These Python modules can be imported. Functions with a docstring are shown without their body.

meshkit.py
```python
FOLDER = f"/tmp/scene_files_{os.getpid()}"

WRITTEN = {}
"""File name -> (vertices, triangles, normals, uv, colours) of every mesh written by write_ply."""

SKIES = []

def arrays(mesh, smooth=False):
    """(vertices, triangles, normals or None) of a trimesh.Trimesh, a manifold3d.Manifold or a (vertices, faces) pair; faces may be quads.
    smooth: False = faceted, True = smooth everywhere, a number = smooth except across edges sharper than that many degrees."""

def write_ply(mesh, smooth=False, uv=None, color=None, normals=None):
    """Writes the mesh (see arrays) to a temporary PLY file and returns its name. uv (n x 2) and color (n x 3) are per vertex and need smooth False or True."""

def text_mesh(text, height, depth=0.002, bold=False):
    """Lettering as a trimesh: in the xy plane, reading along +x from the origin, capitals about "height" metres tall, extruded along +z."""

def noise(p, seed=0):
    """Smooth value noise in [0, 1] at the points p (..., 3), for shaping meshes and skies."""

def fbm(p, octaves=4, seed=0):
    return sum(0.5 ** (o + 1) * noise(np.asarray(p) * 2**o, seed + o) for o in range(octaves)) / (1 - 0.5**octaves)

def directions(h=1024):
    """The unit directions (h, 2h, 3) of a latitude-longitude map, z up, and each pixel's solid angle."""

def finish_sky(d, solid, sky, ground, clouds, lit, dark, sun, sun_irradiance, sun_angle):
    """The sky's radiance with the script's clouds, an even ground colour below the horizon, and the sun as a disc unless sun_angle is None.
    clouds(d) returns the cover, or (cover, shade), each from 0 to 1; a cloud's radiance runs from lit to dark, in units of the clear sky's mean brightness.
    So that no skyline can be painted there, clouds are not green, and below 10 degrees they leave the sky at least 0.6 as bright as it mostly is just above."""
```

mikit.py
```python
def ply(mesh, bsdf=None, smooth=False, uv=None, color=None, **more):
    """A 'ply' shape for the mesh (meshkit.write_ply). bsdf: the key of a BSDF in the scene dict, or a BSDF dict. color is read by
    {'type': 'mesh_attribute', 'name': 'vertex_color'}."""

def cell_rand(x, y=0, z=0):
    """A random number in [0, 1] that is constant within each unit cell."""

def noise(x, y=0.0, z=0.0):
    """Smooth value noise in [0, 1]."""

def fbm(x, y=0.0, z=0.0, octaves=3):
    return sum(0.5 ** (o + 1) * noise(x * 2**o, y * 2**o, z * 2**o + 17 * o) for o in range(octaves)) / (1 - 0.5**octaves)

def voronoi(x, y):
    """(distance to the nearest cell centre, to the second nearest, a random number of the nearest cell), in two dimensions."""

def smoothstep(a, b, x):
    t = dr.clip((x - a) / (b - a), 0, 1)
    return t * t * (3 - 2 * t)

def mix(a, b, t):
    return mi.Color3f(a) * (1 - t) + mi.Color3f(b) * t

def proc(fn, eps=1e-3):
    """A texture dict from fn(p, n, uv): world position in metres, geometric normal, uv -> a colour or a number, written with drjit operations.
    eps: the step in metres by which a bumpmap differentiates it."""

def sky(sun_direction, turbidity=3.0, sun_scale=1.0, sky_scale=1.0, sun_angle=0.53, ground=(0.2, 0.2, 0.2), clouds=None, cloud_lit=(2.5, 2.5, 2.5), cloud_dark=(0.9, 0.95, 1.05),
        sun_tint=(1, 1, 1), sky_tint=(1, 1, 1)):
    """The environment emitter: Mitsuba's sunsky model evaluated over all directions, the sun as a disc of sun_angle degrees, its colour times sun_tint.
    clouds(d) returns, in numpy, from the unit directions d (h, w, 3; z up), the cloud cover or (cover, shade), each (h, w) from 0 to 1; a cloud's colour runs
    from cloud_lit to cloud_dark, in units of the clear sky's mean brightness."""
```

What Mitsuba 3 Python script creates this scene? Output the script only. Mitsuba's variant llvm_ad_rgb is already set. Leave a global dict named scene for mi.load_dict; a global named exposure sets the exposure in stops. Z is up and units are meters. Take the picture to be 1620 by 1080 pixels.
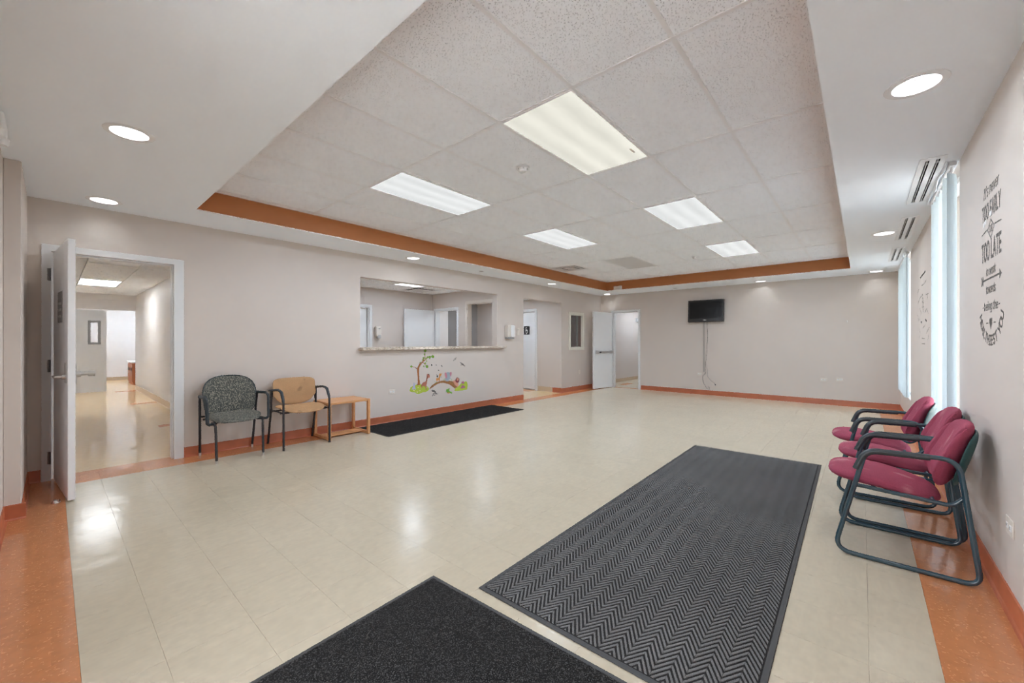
import math, random
import numpy as np
import trimesh
import manifold3d as m3
from shapely.geometry import Polygon, Point, box as sbox
from shapely import affinity
from shapely.ops import unary_union
import mitsuba as mi
import drjit as dr
import mikit, meshkit
from mikit import proc, noise, fbm, voronoi, cell_rand, smoothstep, mix

T = mi.ScalarTransform4f
random.seed(7)
rng = np.random.default_rng(7)
scene, labels = {}, {}

# ------------------------------------------------------------------ camera, sky, exposure
CAM_H = 1.31
YAW = math.radians(-41.09)
FOCAL = 635.8
exposure = 0.20
scene['camera'] = {'type': 'perspective', 'fov': math.degrees(2 * math.atan(810 / FOCAL)), 'fov_axis': 'x', 'near_clip': 0.02, 'far_clip': 200.0,
                   'to_world': T().look_at(origin=[0, 0, CAM_H], target=[math.sin(YAW), math.cos(YAW), CAM_H], up=[0, 0, 1])}
scene['sky'] = mikit.sky((-0.75, -0.10, 0.65), turbidity=4.0, sky_scale=38.0, sun_scale=38.0, ground=(0.45, 0.45, 0.43),
                         clouds=lambda d: np.clip(0.75 + 0 * d[..., 2], 0, 1), cloud_lit=(1.5, 1.5, 1.5), cloud_dark=(1.2, 1.22, 1.28))
TROFFER_I = 0.66      # radiant intensity of each of a troffer's six lamp points
LENS_L = 0.73        # radiance of a troffer's lens
DOWN_L = 150.0        # radiance of a downlight's lamp

# ------------------------------------------------------------------ room measures (metres)
LX, RX, BY, NY = -5.78, 0.54, 10.60, -0.23      # left, right, back and near wall faces
S, TZ = 2.645, 2.869                            # soffit underside, tile ceiling
TX0, TX1, TY0, TY1 = -5.10, -0.165, 0.965, 9.65 # ceiling tray
ROOF = 3.05

# ------------------------------------------------------------------ helpers
def tag(key, label=None, category=None, group=None, kind=None):
    d = {}
    if label: d['label'] = label
    if category: d['category'] = category
    if group: d['group'] = group
    if kind: d['kind'] = kind
    labels[key] = d

used = set()
def numbered(name):
    if name not in used:
        used.add(name); return name
    k = 1
    while f'{name}_{k:03d}' in used: k += 1
    used.add(f'{name}_{k:03d}'); return f'{name}_{k:03d}'

def thing(name, label, category, group=None):
    key = numbered(name); tag(key, label, category, group); return key

def struct(name, label=None):
    key = numbered(name); tag(key, label, None, None, 'structure'); return key

def put(key, mesh, bsdf, smooth=False, label=None, tw=None, kind=None, **more):
    """one entry of the scene under exactly this key, or its next number"""
    key = numbered(key) if key not in labels or key in scene else key
    d = mikit.ply(mesh, bsdf, smooth=smooth, **more) if not isinstance(mesh, dict) else dict(mesh)
    if tw is not None: d['to_world'] = tw
    scene[key] = d
    if label or kind: tag(key, label, kind=kind)
    return key

def part(parent, name, mesh, bsdf, smooth=False, label=None, tw=None, kind=None, **more):
    return put(f'{parent}__{name}', mesh, bsdf, smooth, label, tw, kind, **more)

def bx(x0, x1, y0, y1, z0, z1):
    m = trimesh.creation.box((abs(x1 - x0), abs(y1 - y0), abs(z1 - z0)))
    m.apply_translation(((x0 + x1) / 2, (y0 + y1) / 2, (z0 + z1) / 2)); return m

def cbox(x0, x1, y0, y1, z0, z1, c=0.004):
    """box with chamfered edges"""
    x0, x1 = sorted((x0, x1)); y0, y1 = sorted((y0, y1)); z0, z1 = sorted((z0, z1))
    c = min(c, (x1 - x0) * .45, (y1 - y0) * .45, (z1 - z0) * .45)
    p = []
    for x, sx in ((x0, 1), (x1, -1)):
        for y, sy in ((y0, 1), (y1, -1)):
            for z, sz in ((z0, 1), (z1, -1)):
                p += [(x, y + sy * c, z + sz * c), (x + sx * c, y, z + sz * c), (x + sx * c, y + sy * c, z)]
    return trimesh.convex.convex_hull(np.array(p))

def rbox(x0, x1, y0, y1, z0, z1, r=0.01, n=12):
    """box with round edges"""
    x0, x1 = sorted((x0, x1)); y0, y1 = sorted((y0, y1)); z0, z1 = sorted((z0, z1))
    r = min(r, (x1 - x0) * .49, (y1 - y0) * .49, (z1 - z0) * .49)
    s = trimesh.creation.icosphere(subdivisions=2, radius=r)
    v = np.concatenate([s.vertices + (x, y, z) for x in (x0 + r, x1 - r) for y in (y0 + r, y1 - r) for z in (z0 + r, z1 - r)])
    return trimesh.convex.convex_hull(v)

def cat(*ms): return trimesh.util.concatenate([m for g in ms for m in (g if isinstance(g, (list, tuple)) else [g])])

def xf(mesh, M):
    m = mesh.copy(); m.apply_transform(M); return m

AX = {'x': np.array([[0, 0, 1, 0], [1, 0, 0, 0], [0, 1, 0, 0], [0, 0, 0, 1.]]),   # polygon (y, z) extruded along x
      'y': np.array([[0, 1, 0, 0], [0, 0, 1, 0], [1, 0, 0, 0], [0, 0, 0, 1.]]),   # polygon (z, x) extruded along y
      'z': np.eye(4)}                                                            # polygon (x, y) extruded along z
def extrude(poly, axis, a, b):
    """polygon extruded along an axis from a to b; for axis y the polygon is given in (x, z)"""
    if axis == 'y': poly = affinity.affine_transform(poly, [0, 1, 1, 0, 0, 0])
    ms = [trimesh.creation.extrude_polygon(g, b - a, engine='earcut') for g in getattr(poly, 'geoms', [poly])]
    m = cat(ms); m.apply_transform(AX[axis])
    m.apply_translation({'x': (a, 0, 0), 'y': (0, a, 0), 'z': (0, 0, a)}[axis]); return m

def rect(a0, b0, a1, b1, holes=()):
    p = sbox(a0, b0, a1, b1)
    for h in holes: p = p.difference(sbox(*h) if isinstance(h, tuple) else h)
    return p

def fillet(pts, r, n=6, closed=False):
    pts = [np.array(p, float) for p in pts]; N = len(pts); out = []
    for i in range(N):
        if not closed and i in (0, N - 1): out.append(pts[i]); continue
        p, a, b = pts[i], pts[i - 1], pts[(i + 1) % N]
        rr = r[i] if isinstance(r, (list, tuple)) else r
        da, db = a - p, b - p; la, lb = np.linalg.norm(da), np.linalg.norm(db)
        ca = np.dot(da, db) / la / lb
        if rr <= 0 or ca < -0.9995: out.append(p); continue
        half = math.acos(np.clip(ca, -1, 1)) / 2
        t = min(rr / math.tan(half), la * .48, lb * .48)
        p0, p1 = p + da / la * t, p + db / lb * t
        for k in range(n + 1):
            u = k / n; out.append((1 - u) ** 2 * p0 + 2 * u * (1 - u) * p + u * u * p1)
    return np.array(out)

def tube(pts, r, n=10, closed=False, flat=None):
    """round tube (radius a number, or one per point) along a path; flat = (a, b) makes it an ellipse"""
    pts = np.asarray(pts, float); N = len(pts)
    tan = np.array([(pts[(i + 1) % N] - pts[i - 1]) if closed or 0 < i < N - 1 else (pts[1] - pts[0] if i == 0 else pts[-1] - pts[-2]) for i in range(N)])
    tan /= np.linalg.norm(tan, axis=1, keepdims=True)
    up = np.array([0, 0, 1.]) if abs(tan[0][2]) < .9 else np.array([1., 0, 0])
    u = np.cross(tan[0], up); u /= np.linalg.norm(u)
    V = []; rr = np.broadcast_to(r, (N,))
    for i in range(N):
        u = u - tan[i] * np.dot(u, tan[i]); u /= np.linalg.norm(u); w = np.cross(tan[i], u)
        fa, fb = flat or (1, 1)
        for k in range(n):
            a = 2 * math.pi * k / n; V.append(pts[i] + rr[i] * (fa * math.cos(a) * u + fb * math.sin(a) * w))
    F = []
    for i in range(N if closed else N - 1):
        j = (i + 1) % N
        for k in range(n):
            l = (k + 1) % n; F += [(i * n + k, i * n + l, j * n + l), (i * n + k, j * n + l, j * n + k)]
    if not closed:
        V += [pts[0], pts[-1]]; a, b = len(V) - 2, len(V) - 1
        for k in range(n):
            l = (k + 1) % n; F += [(a, l, k), (b, (N - 1) * n + k, (N - 1) * n + l)]
    m = trimesh.Trimesh(np.array(V), np.array(F), process=False)
    if m.volume < 0: m.invert()
    return m

def lathe(profile, n=32, at=(0, 0, 0)):
    m = trimesh.creation.revolve(np.array(profile, float), sections=n); m.apply_translation(at)
    return m

def disc(x, y, z, r, n=32, down=True):
    a = np.arange(n) * 2 * np.pi / n
    v = np.c_[x + r * np.cos(a), y + r * np.sin(a), np.full(n, z)]; v = np.vstack([v, (x, y, z)])
    f = [(n, k, (k + 1) % n) if not down else (n, (k + 1) % n, k) for k in range(n)]
    return trimesh.Trimesh(v, np.array(f), process=False)

def pad(fn, nu=28, nv=20):
    """closed cushion: fn(u, v, side) -> point, u and v from -1 to 1, side -1 or 1, both sides meeting at the rim"""
    V, idx = [], {}
    us, vs = np.sin(np.linspace(-1, 1, nu) * np.pi / 2), np.sin(np.linspace(-1, 1, nv) * np.pi / 2)
    for s in (1, -1):
        for i, u in enumerate(us):
            for j, v in enumerate(vs):
                rim = i in (0, nu - 1) or j in (0, nv - 1)
                if s == -1 and rim: idx[s, i, j] = idx[1, i, j]; continue
                idx[s, i, j] = len(V); V.append(fn(u, v, s))
    F = []
    for s in (1, -1):
        for i in range(nu - 1):
            for j in range(nv - 1):
                a, b, c, d = idx[s, i, j], idx[s, i + 1, j], idx[s, i + 1, j + 1], idx[s, i, j + 1]
                F += [(a, b, c), (a, c, d)] if s == 1 else [(a, c, b), (a, d, c)]
    m = trimesh.Trimesh(np.array(V), np.array(F), process=False)
    if m.volume < 0: m.invert()
    return m

# ------------------------------------------------------------------ materials
def mat(name, color, rough=0.5, spec=0.4, metal=0.0, bump=None, bump_scale=1.0, **more):
    c = {'type': 'rgb', 'value': list(color)} if isinstance(color, (tuple, list)) else proc(color)
    b = {'type': 'principled', 'base_color': c, 'roughness': rough, 'metallic': metal, **more}
    if metal == 0: b['specular'] = spec
    if bump is not None: b = {'type': 'bumpmap', 'arbitrary': proc(bump), 'scale': bump_scale, 'bsdf': b}
    scene[name] = {'type': 'twosided', 'bsdf': b}
    return name

WALL = (0.622, 0.560, 0.517)
def wall_col(p, n, uv):
    g = fbm(p.x * 1.3, p.y * 1.3, p.z * 1.3, 2)
    return mi.Color3f(*WALL) * (0.975 + 0.05 * g)
def wall_bump(p, n, uv):
    return 0.0005 * noise(p.x * 160, p.y * 160, p.z * 160)
mat('m_wall', wall_col, 0.42, 0.35, bump=wall_bump)
mat('m_wall_white', (0.84, 0.815, 0.80), 0.5, 0.3)
mat('m_shade_grey', (0.30, 0.29, 0.285), 0.5, 0.3)  # grey stands for shade on the hall end wall; also added backing panels
mat('m_soffit', (0.885, 0.935, 0.98), 0.7, 0.2)
def panel_col(p, n, uv):
    d1, d2, w = voronoi(p.x * 78, p.y * 78)
    keep = noise(p.x * 6, p.y * 6)
    hole = (1 - smoothstep(0.16, 0.24, d1)) * dr.select(w > 0.42, 1.0, 0.0) * (0.55 + 0.45 * keep)
    d3, d4, w2 = voronoi(p.x * 190 + 3.1, p.y * 190)
    pin = (1 - smoothstep(0.2, 0.32, d3)) * dr.select(w2 > 0.45, 1.0, 0.0)
    return mi.Color3f(0.90, 0.935, 0.975) * (1 - 0.60 * hole) * (1 - 0.20 * pin)
mat('m_panel', panel_col, 0.9, 0.1)
mat('m_tbar', (0.82, 0.83, 0.845), 0.5, 0.3)
mat('m_fascia', (0.40, 0.155, 0.055), 0.5, 0.3)
def base_col(p, n, uv):
    g = fbm(p.x * 9, p.y * 9, p.z * 9, 3)
    return mi.Color3f(0.42, 0.125, 0.060) * (0.86 + 0.28 * g)
mat('m_base', base_col, 0.32, 0.5)
mat('m_base_tan', (0.55, 0.42, 0.29), 0.35, 0.5)
PITCH, FX0, FY0 = 0.311, 0.02, 0.0
def tile_tone(p):
    cx, cy = dr.floor((p.x - FX0) / PITCH), dr.floor((p.y - FY0) / PITCH)
    r = cell_rand(cx, cy, 5)
    turn = cell_rand(cx + cy, 3, 1) > 2.0
    a = p.x * 70 + 3 * noise(p.x * 5, p.y * 5)
    streak = fbm(a + 40 * r, p.y * 16, 2.0, 3)
    mott = fbm(p.x * 34, p.y * 34, 7 * r, 3)
    return r, streak, mott
def floor_col(p, n, uv):
    r, streak, mott = tile_tone(p)
    return mi.Color3f(0.500, 0.444, 0.345) * (0.955 + 0.03 * r + 0.07 * (streak - 0.5) + 0.10 * (mott - 0.5))
def floor_bump(p, n, uv):
    return 0.0012 * noise(p.x * 9, p.y * 9) + 0.00025 * noise(p.x * 60, p.y * 60)
mat('m_tile', floor_col, 0.18, 0.27, bump=floor_bump)
def border_col(p, n, uv):
    r, streak, mott = tile_tone(p)
    fleck = smoothstep(0.70, 0.80, fbm(p.x * 95, p.y * 95, 3.0, 2))
    return mi.Color3f(0.50, 0.205, 0.088) * (0.92 + 0.06 * r + 0.16 * (mott - 0.5)) + mi.Color3f(0.10, 0.07, 0.045) * fleck
mat('m_border', border_col, 0.13, 0.55, bump=floor_bump)
mat('m_grout', (0.40, 0.355, 0.285), 0.8, 0.2)
def hall_col(p, n, uv):
    mott = fbm(p.x * 30, p.y * 30, 1.0, 3)
    return mi.Color3f(0.62, 0.455, 0.265) * (0.95 + 0.1 * (mott - 0.5))
def hall_bump(p, n, uv):
    return 0.0016 * noise(p.x * 7, p.y * 16)
mat('m_hall', hall_col, 0.07, 0.8, bump=hall_bump)
mat('m_white', (0.80, 0.81, 0.82), 0.32, 0.5)
mat('m_door', (0.87, 0.89, 0.91), 0.38, 0.5)
mat('m_frame', (0.74, 0.755, 0.77), 0.35, 0.5)
mat('m_dark', (0.02, 0.02, 0.022), 0.5, 0.4)
mat('m_cable', (0.11, 0.10, 0.095), 0.5, 0.4)
mat('m_grey', (0.28, 0.28, 0.285), 0.5, 0.4)
mat('m_midgrey', (0.50, 0.50, 0.50), 0.5, 0.4)
mat('m_ivory', (0.70, 0.645, 0.585), 0.4, 0.5)
mat('m_cover', (0.40, 0.365, 0.335), 0.5, 0.3)
mat('m_screen', (0.006, 0.006, 0.007), 0.25, 0.25)
mat('m_bezel', (0.012, 0.012, 0.013), 0.28, 0.5)
mat('m_eave', (0.40, 0.37, 0.29), 0.8, 0.2)
mat('m_hinge', (0.22, 0.22, 0.22), 0.35, metal=0.9)
mat('m_steel', (0.60, 0.60, 0.60), 0.28, metal=1.0)
mat('m_chrome', (0.78, 0.78, 0.78), 0.12, metal=1.0)
mat('m_tube', (0.013, 0.042, 0.062), 0.15, 0.9)
mat('m_black_tube', (0.012, 0.013, 0.018), 0.28, 0.6)
mat('m_arm', (0.018, 0.028, 0.036), 0.38, 0.5)
mat('m_shell', (0.014, 0.060, 0.062), 0.4, 0.5)
def red_col(p, n, uv):
    g = fbm(p.x * 7, p.y * 7, p.z * 7, 3); h = noise(p.x * 420, p.y * 420, p.z * 420)
    worn = smoothstep(0.60, 0.80, fbm(p.x * 10 + 4, p.y * 13, p.z * 6, 3))
    return mix((0.275, 0.050, 0.088), (0.42, 0.19, 0.215), 0.6 * worn) * (0.80 + 0.3 * g) * (0.85 + 0.3 * h)
mat('m_red', red_col, 0.85, 0.2, sheen=0.35)
def grey_fab(p, n, uv):
    a = noise(p.y * 190, p.z * 100, p.x * 150); b = noise(p.y * 330, p.z * 260, p.x * 300)
    return mix((0.060, 0.068, 0.066), (0.34, 0.325, 0.275), smoothstep(0.40, 0.80, 0.65 * a + 0.35 * b))
mat('m_greyfab', grey_fab, 0.9, 0.15)
def tan_fab(p, n, uv):
    g = fbm(p.x * 8, p.y * 8, p.z * 8, 3); h = noise(p.x * 300, p.y * 300, p.z * 300)
    stain = smoothstep(0.66, 0.78, fbm(p.x * 9 + 7, p.y * 11 + 2, p.z * 9, 3))
    return mi.Color3f(0.47, 0.285, 0.155) * (0.88 + 0.2 * g) * (0.9 + 0.2 * h) * (1 - 0.3 * stain)
mat('m_tanfab', tan_fab, 0.9, 0.15)
def wood_col(p, n, uv):
    w = fbm(p.x * 60 + 3 * noise(p.y * 4, p.x * 8), p.y * 5, p.z * 40, 3)
    return mix((0.50, 0.225, 0.085), (0.64, 0.345, 0.165), w)
mat('m_wood', wood_col, 0.35, 0.5)
mat('m_cherry', (0.36, 0.105, 0.035), 0.35, 0.5)
def granite(p, n, uv):
    a, b, w = voronoi(p.y * 85 + p.x * 30, p.z * 85 + p.x * 60)
    g = noise(p.y * 25, p.z * 25, p.x * 25)
    c = mix((0.62, 0.54, 0.45), (0.26, 0.20, 0.15), smoothstep(0.55, 0.75, w))
    return mix(c, (0.75, 0.72, 0.68), smoothstep(0.55, 0.8, g) * 0.6)
mat('m_granite', granite, 0.15, 0.6)
def carpet_col(p, n, uv):
    h = fbm(p.x * 300, p.y * 300, 1.0, 2)
    return mi.Color3f(0.010, 0.010, 0.0105) + mi.Color3f(0.062, 0.062, 0.063) * smoothstep(0.45, 0.88, h)
def carpet_bump(p, n, uv):
    return 0.006 * fbm(p.x * 190, p.y * 190, 1.0, 2)
mat('m_carpet', carpet_col, 0.95, 0.1, bump=carpet_bump)
mat('m_rubber', (0.035, 0.036, 0.038), 0.55, 0.4)
def rib_col(p, n, uv):
    h = noise(p.x * 420, p.y * 420); g = fbm(p.x * 3, p.y * 3, 2.0, 2)
    return mi.Color3f(0.145, 0.146, 0.148) * (0.72 + 0.4 * h) * (0.85 + 0.3 * g)
mat('m_rib', rib_col, 0.95, 0.1)
mat('m_ribbase', (0.022, 0.022, 0.023), 0.95, 0.1)
mat('m_ink', (0.085, 0.075, 0.068), 0.6, 0.3)
mat('m_ink_faint', (0.28, 0.245, 0.215), 0.6, 0.3)
mat('m_outside', (0.55, 0.55, 0.53), 0.9, 0.1)
mat('m_curtain', (0.26, 0.27, 0.20), 0.9, 0.1)
mat('m_windowframe', (0.76, 0.74, 0.66), 0.4, 0.5)
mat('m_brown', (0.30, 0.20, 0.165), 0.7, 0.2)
scene['m_glass'] = {'type': 'thindielectric', 'int_ior': 1.5}
scene['m_vane'] = {'type': 'principledthin', 'base_color': {'type': 'rgb', 'value': [0.56, 0.64, 0.68]}, 'roughness': 0.5, 'diff_trans': 1.0, 'spec_trans': 0.0}
# ------------------------------------------------------------------ floor
fl = struct('floor', 'pale cream vinyl tile floor')
put(fl, bx(LX - .14, RX + .18, NY - .2, BY + .14, -.12, -.0045), 'm_grout')
def tile_mesh(w, d):
    c, t = 0.0005, 0.0045
    p = [(sx * (w / 2 - c), sy * (d / 2 - c), 0) for sx in (-1, 1) for sy in (-1, 1)] + [(sx * w / 2, sy * d / 2, -c) for sx in (-1, 1) for sy in (-1, 1)] + [(sx * w / 2, sy * d / 2, -t) for sx in (-1, 1) for sy in (-1, 1)]
    return trimesh.convex.convex_hull(np.array(p))
GAP = 0.0006
FIELD = (LX + .31, 0.24, 0.077, BY)          # cream field between the orange borders
fwv = np.array([math.sin(YAW), math.cos(YAW)]); rtv = np.array([math.cos(YAW), -math.sin(YAW)])
def seen(x, y):
    q = np.array([x, y]); z = q @ fwv
    return z > 0.3 and abs(q @ rtv) < z * 1.34 and CAM_H / z * FOCAL < 620
tiles = []
for i in range(-20, 3):
    for j in range(-1, 36):
        x0, x1 = max(FX0 + i * PITCH, FIELD[0]), min(FX0 + (i + 1) * PITCH, FIELD[1])
        y0, y1 = max(FY0 + j * PITCH, FIELD[2]), min(FY0 + (j + 1) * PITCH, FIELD[3])
        if x1 - x0 > .02 and y1 - y0 > .02: tiles.append(((x0 + x1) / 2, (y0 + y1) / 2, x1 - x0, y1 - y0))
tiles.sort(key=lambda t: (not seen(t[0], t[1]), math.hypot(t[0], t[1])))
_ply = {}
def tile_ply(w, d, b):
    k = (round(w, 3), round(d, 3), b)
    if k not in _ply: _ply[k] = mikit.ply(tile_mesh(w - GAP, d - GAP), b)
    return _ply[k]
rest = []
for n_, (x, y, w, d) in enumerate(tiles):
    if n_ < 300: part(fl, 'tile', tile_ply(w, d, 'm_tile'), None, tw=T().translate([x, y, 0]))
    else:
        m = tile_mesh(w - GAP, d - GAP); m.apply_translation((x, y, 0)); rest.append(m)
part(fl, 'far_tile', cat(rest), 'm_tile', kind='stuff', label='cream vinyl tiles farther into the room')
def border(x0, x1, y0, y1):
    x, y = (x0 + x1) / 2, (y0 + y1) / 2
    part(fl, 'border_tile', tile_ply(x1 - x0, y1 - y0, 'm_border'), None, tw=T().translate([x, y, 0]), label='orange border tile')
for j in range(-1, 35):
    y0, y1 = max(FY0 + j * PITCH, .077), min(FY0 + (j + 1) * PITCH, BY)
    if y1 - y0 > .03:
        border(.24, RX, y0, y1); border(LX, LX + .31, y0, y1)
for i in range(-20, 3):
    x0, x1 = max(FX0 + i * PITCH, LX), min(FX0 + (i + 1) * PITCH, RX)
    if x1 - x0 > .03: border(x0, x1, NY, .077)

# side rooms' floors
def floor2(name, label, x0, x1, y0, y1, m):
    k = struct(name, label); put(k, bx(x0, x1, y0, y1, -.12, 0), m); return k
f2 = floor2('corridor_floor', 'glossy tan floor of the corridor behind the near door', -20, LX - .14, -.6, 2.9, 'm_hall')
for (x0, x1, y0, y1) in ((-11.62, -11.42, 1.09, 1.52), (-8.3, -8.1, 1.09, 1.52), (-14.7, -14.5, 1.09, 1.52)):
    part(f2, 'accent_tile', bx(x0, x1, y0, y1, -.001, .0012), 'm_border', label='orange accent tile')
part(f2, 'threshold_tile', bx(LX - .14, LX - .001, 0, .90, -.05, 0), 'm_border', label='orange tile in the doorway')
f3 = floor2('hall_floor', 'tan floor of the restroom hall', -9.2, LX - .14, 6.42, 8.7, 'm_hall')
part(f3, 'threshold_tile', bx(LX - .14, LX - .001, 7.02, 8.54, -.05, 0), 'm_hall')
for (x0, x1, y0, y1) in ((-7.0, -6.6, 8.22, 8.54),):
    part(f3, 'accent_tile', bx(x0, x1, y0, y1, -.001, .0012), 'm_border', label='orange accent tile')
f4 = floor2('reception_floor', None, -8.4, LX - .14, 2.9, 6.42, 'm_hall')
f5 = floor2('passage_floor', 'cream floor of the passage behind the far door', -6.1, -3.9, BY + .14, 15.2, 'm_tile')
part(f5, 'threshold_tile', bx(-5.37, -4.62, BY + .001, BY + .14, -.05, 0), 'm_border', label='orange tile in the doorway')
part(f5, 'accent_tile', bx(-5.60, -5.38, 11.35, 11.95, -.001, .0012), 'm_border', label='orange accent tile')

# ------------------------------------------------------------------ walls
wl = struct('wall_left', 'beige wall with the reception window')
put(wl, extrude(rect(NY - .2, 0, BY + .14, ROOF, [(0.0, 0, .90, 2.165), (3.10, 1.17, 6.15, 2.30), (7.02, 0, 8.54, 2.295), (8.94, 1.14, 9.56, 2.03)]), 'x', LX - .14, LX), 'm_wall')
wb = struct('wall_back', 'beige wall with the television')
put(wb, extrude(rect(LX - .3, 0, RX + .18, ROOF, [(-5.40, 0, -4.64, 2.14)]), 'y', BY, BY + .14), 'm_wall')
wr = struct('wall_right', 'beige window wall with the lettering')
WIN = [(4.40, 5.50), (8.37, 9.83)]
put(wr, extrude(rect(NY - .2, -.1, BY + .14, ROOF, [(a, .44, b, S) for a, b in WIN]), 'x', RX, RX + .18), 'm_wall')
wn = struct('wall_near', 'beige wall beside the near door')
put(wn, extrude(rect(LX - .14, 0, RX + .18, ROOF, [(-1.85, 0, -.15, 2.30)]), 'y', NY - .2, NY), 'm_wall')
part(wn, 'pilaster', cbox(LX, -4.70, NY, -.145, 0, S, .004), 'm_wall')
def wallbox(name, label, *b, m='m_wall'):
    k = struct(name, label); put(k, bx(*b), m); return k
# corridor behind door 1
wallbox('corridor_wall', 'white wall along the corridor', -20, LX - .14, 1.52, 1.66, 0, ROOF, m='m_wall_white') if False else None
ck = struct('corridor_wall', 'off-white wall along the right of the corridor')
put(ck, bx(-14.9, LX - .14, 1.52, 1.66, 0, ROOF), 'm_wall_white')
ck = struct('corridor_wall')
put(ck, bx(-20, LX - .14, -.74, -.60, 0, ROOF), 'm_wall_white')
ck = struct('corridor_wall', 'off-white header at the end of the corridor')
put(ck, bx(-15.04, -14.9, -.6, 1.66, 2.14, ROOF), 'm_wall_white')
part(ck, 'moulding', bx(-14.9, -14.86, -.6, 1.52, 2.40, 2.56), 'm_wall_white')
ck = struct('corridor_wall', 'off-white wall of the room beyond the corridor')
put(ck, bx(-19.2, -19.06, -.6, 3.2, 0, ROOF), 'm_wall_white')
part(ck, 'baseboard', bx(-19.06, -19.04, -.6, 3.2, 0, .11), 'm_base_tan', label='tan baseboard')
ck = struct('corridor_wall'); put(ck, bx(-19.06, -15.04, 3.06, 3.2, 0, ROOF), 'm_wall_white')
ck = struct('corridor_wall'); put(ck, bx(-15.04, -14.9, 1.52, 3.2, 0, ROOF), 'm_wall_white')
# reception room
rk = struct('reception_wall', 'beige rear wall of the reception room')
put(rk, extrude(rect(2.9, 0, 6.42, ROOF, [(3.72, 0, 4.58, 2.06)]), 'x', -8.29, -8.15), 'm_wall')
rk = struct('reception_wall', 'beige side wall of the reception room with a door and an inner window')
put(rk, extrude(rect(-8.29, 0, LX - .14, ROOF, [(-8.02, 0, -7.22, 2.07), (-6.86, 1.0, -6.06, 2.18)]), 'y', 6.30, 6.42), 'm_wall')
rk = struct('reception_wall'); put(rk, bx(-8.29, LX - .14, 2.76, 2.9, 0, ROOF), 'm_wall')
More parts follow.
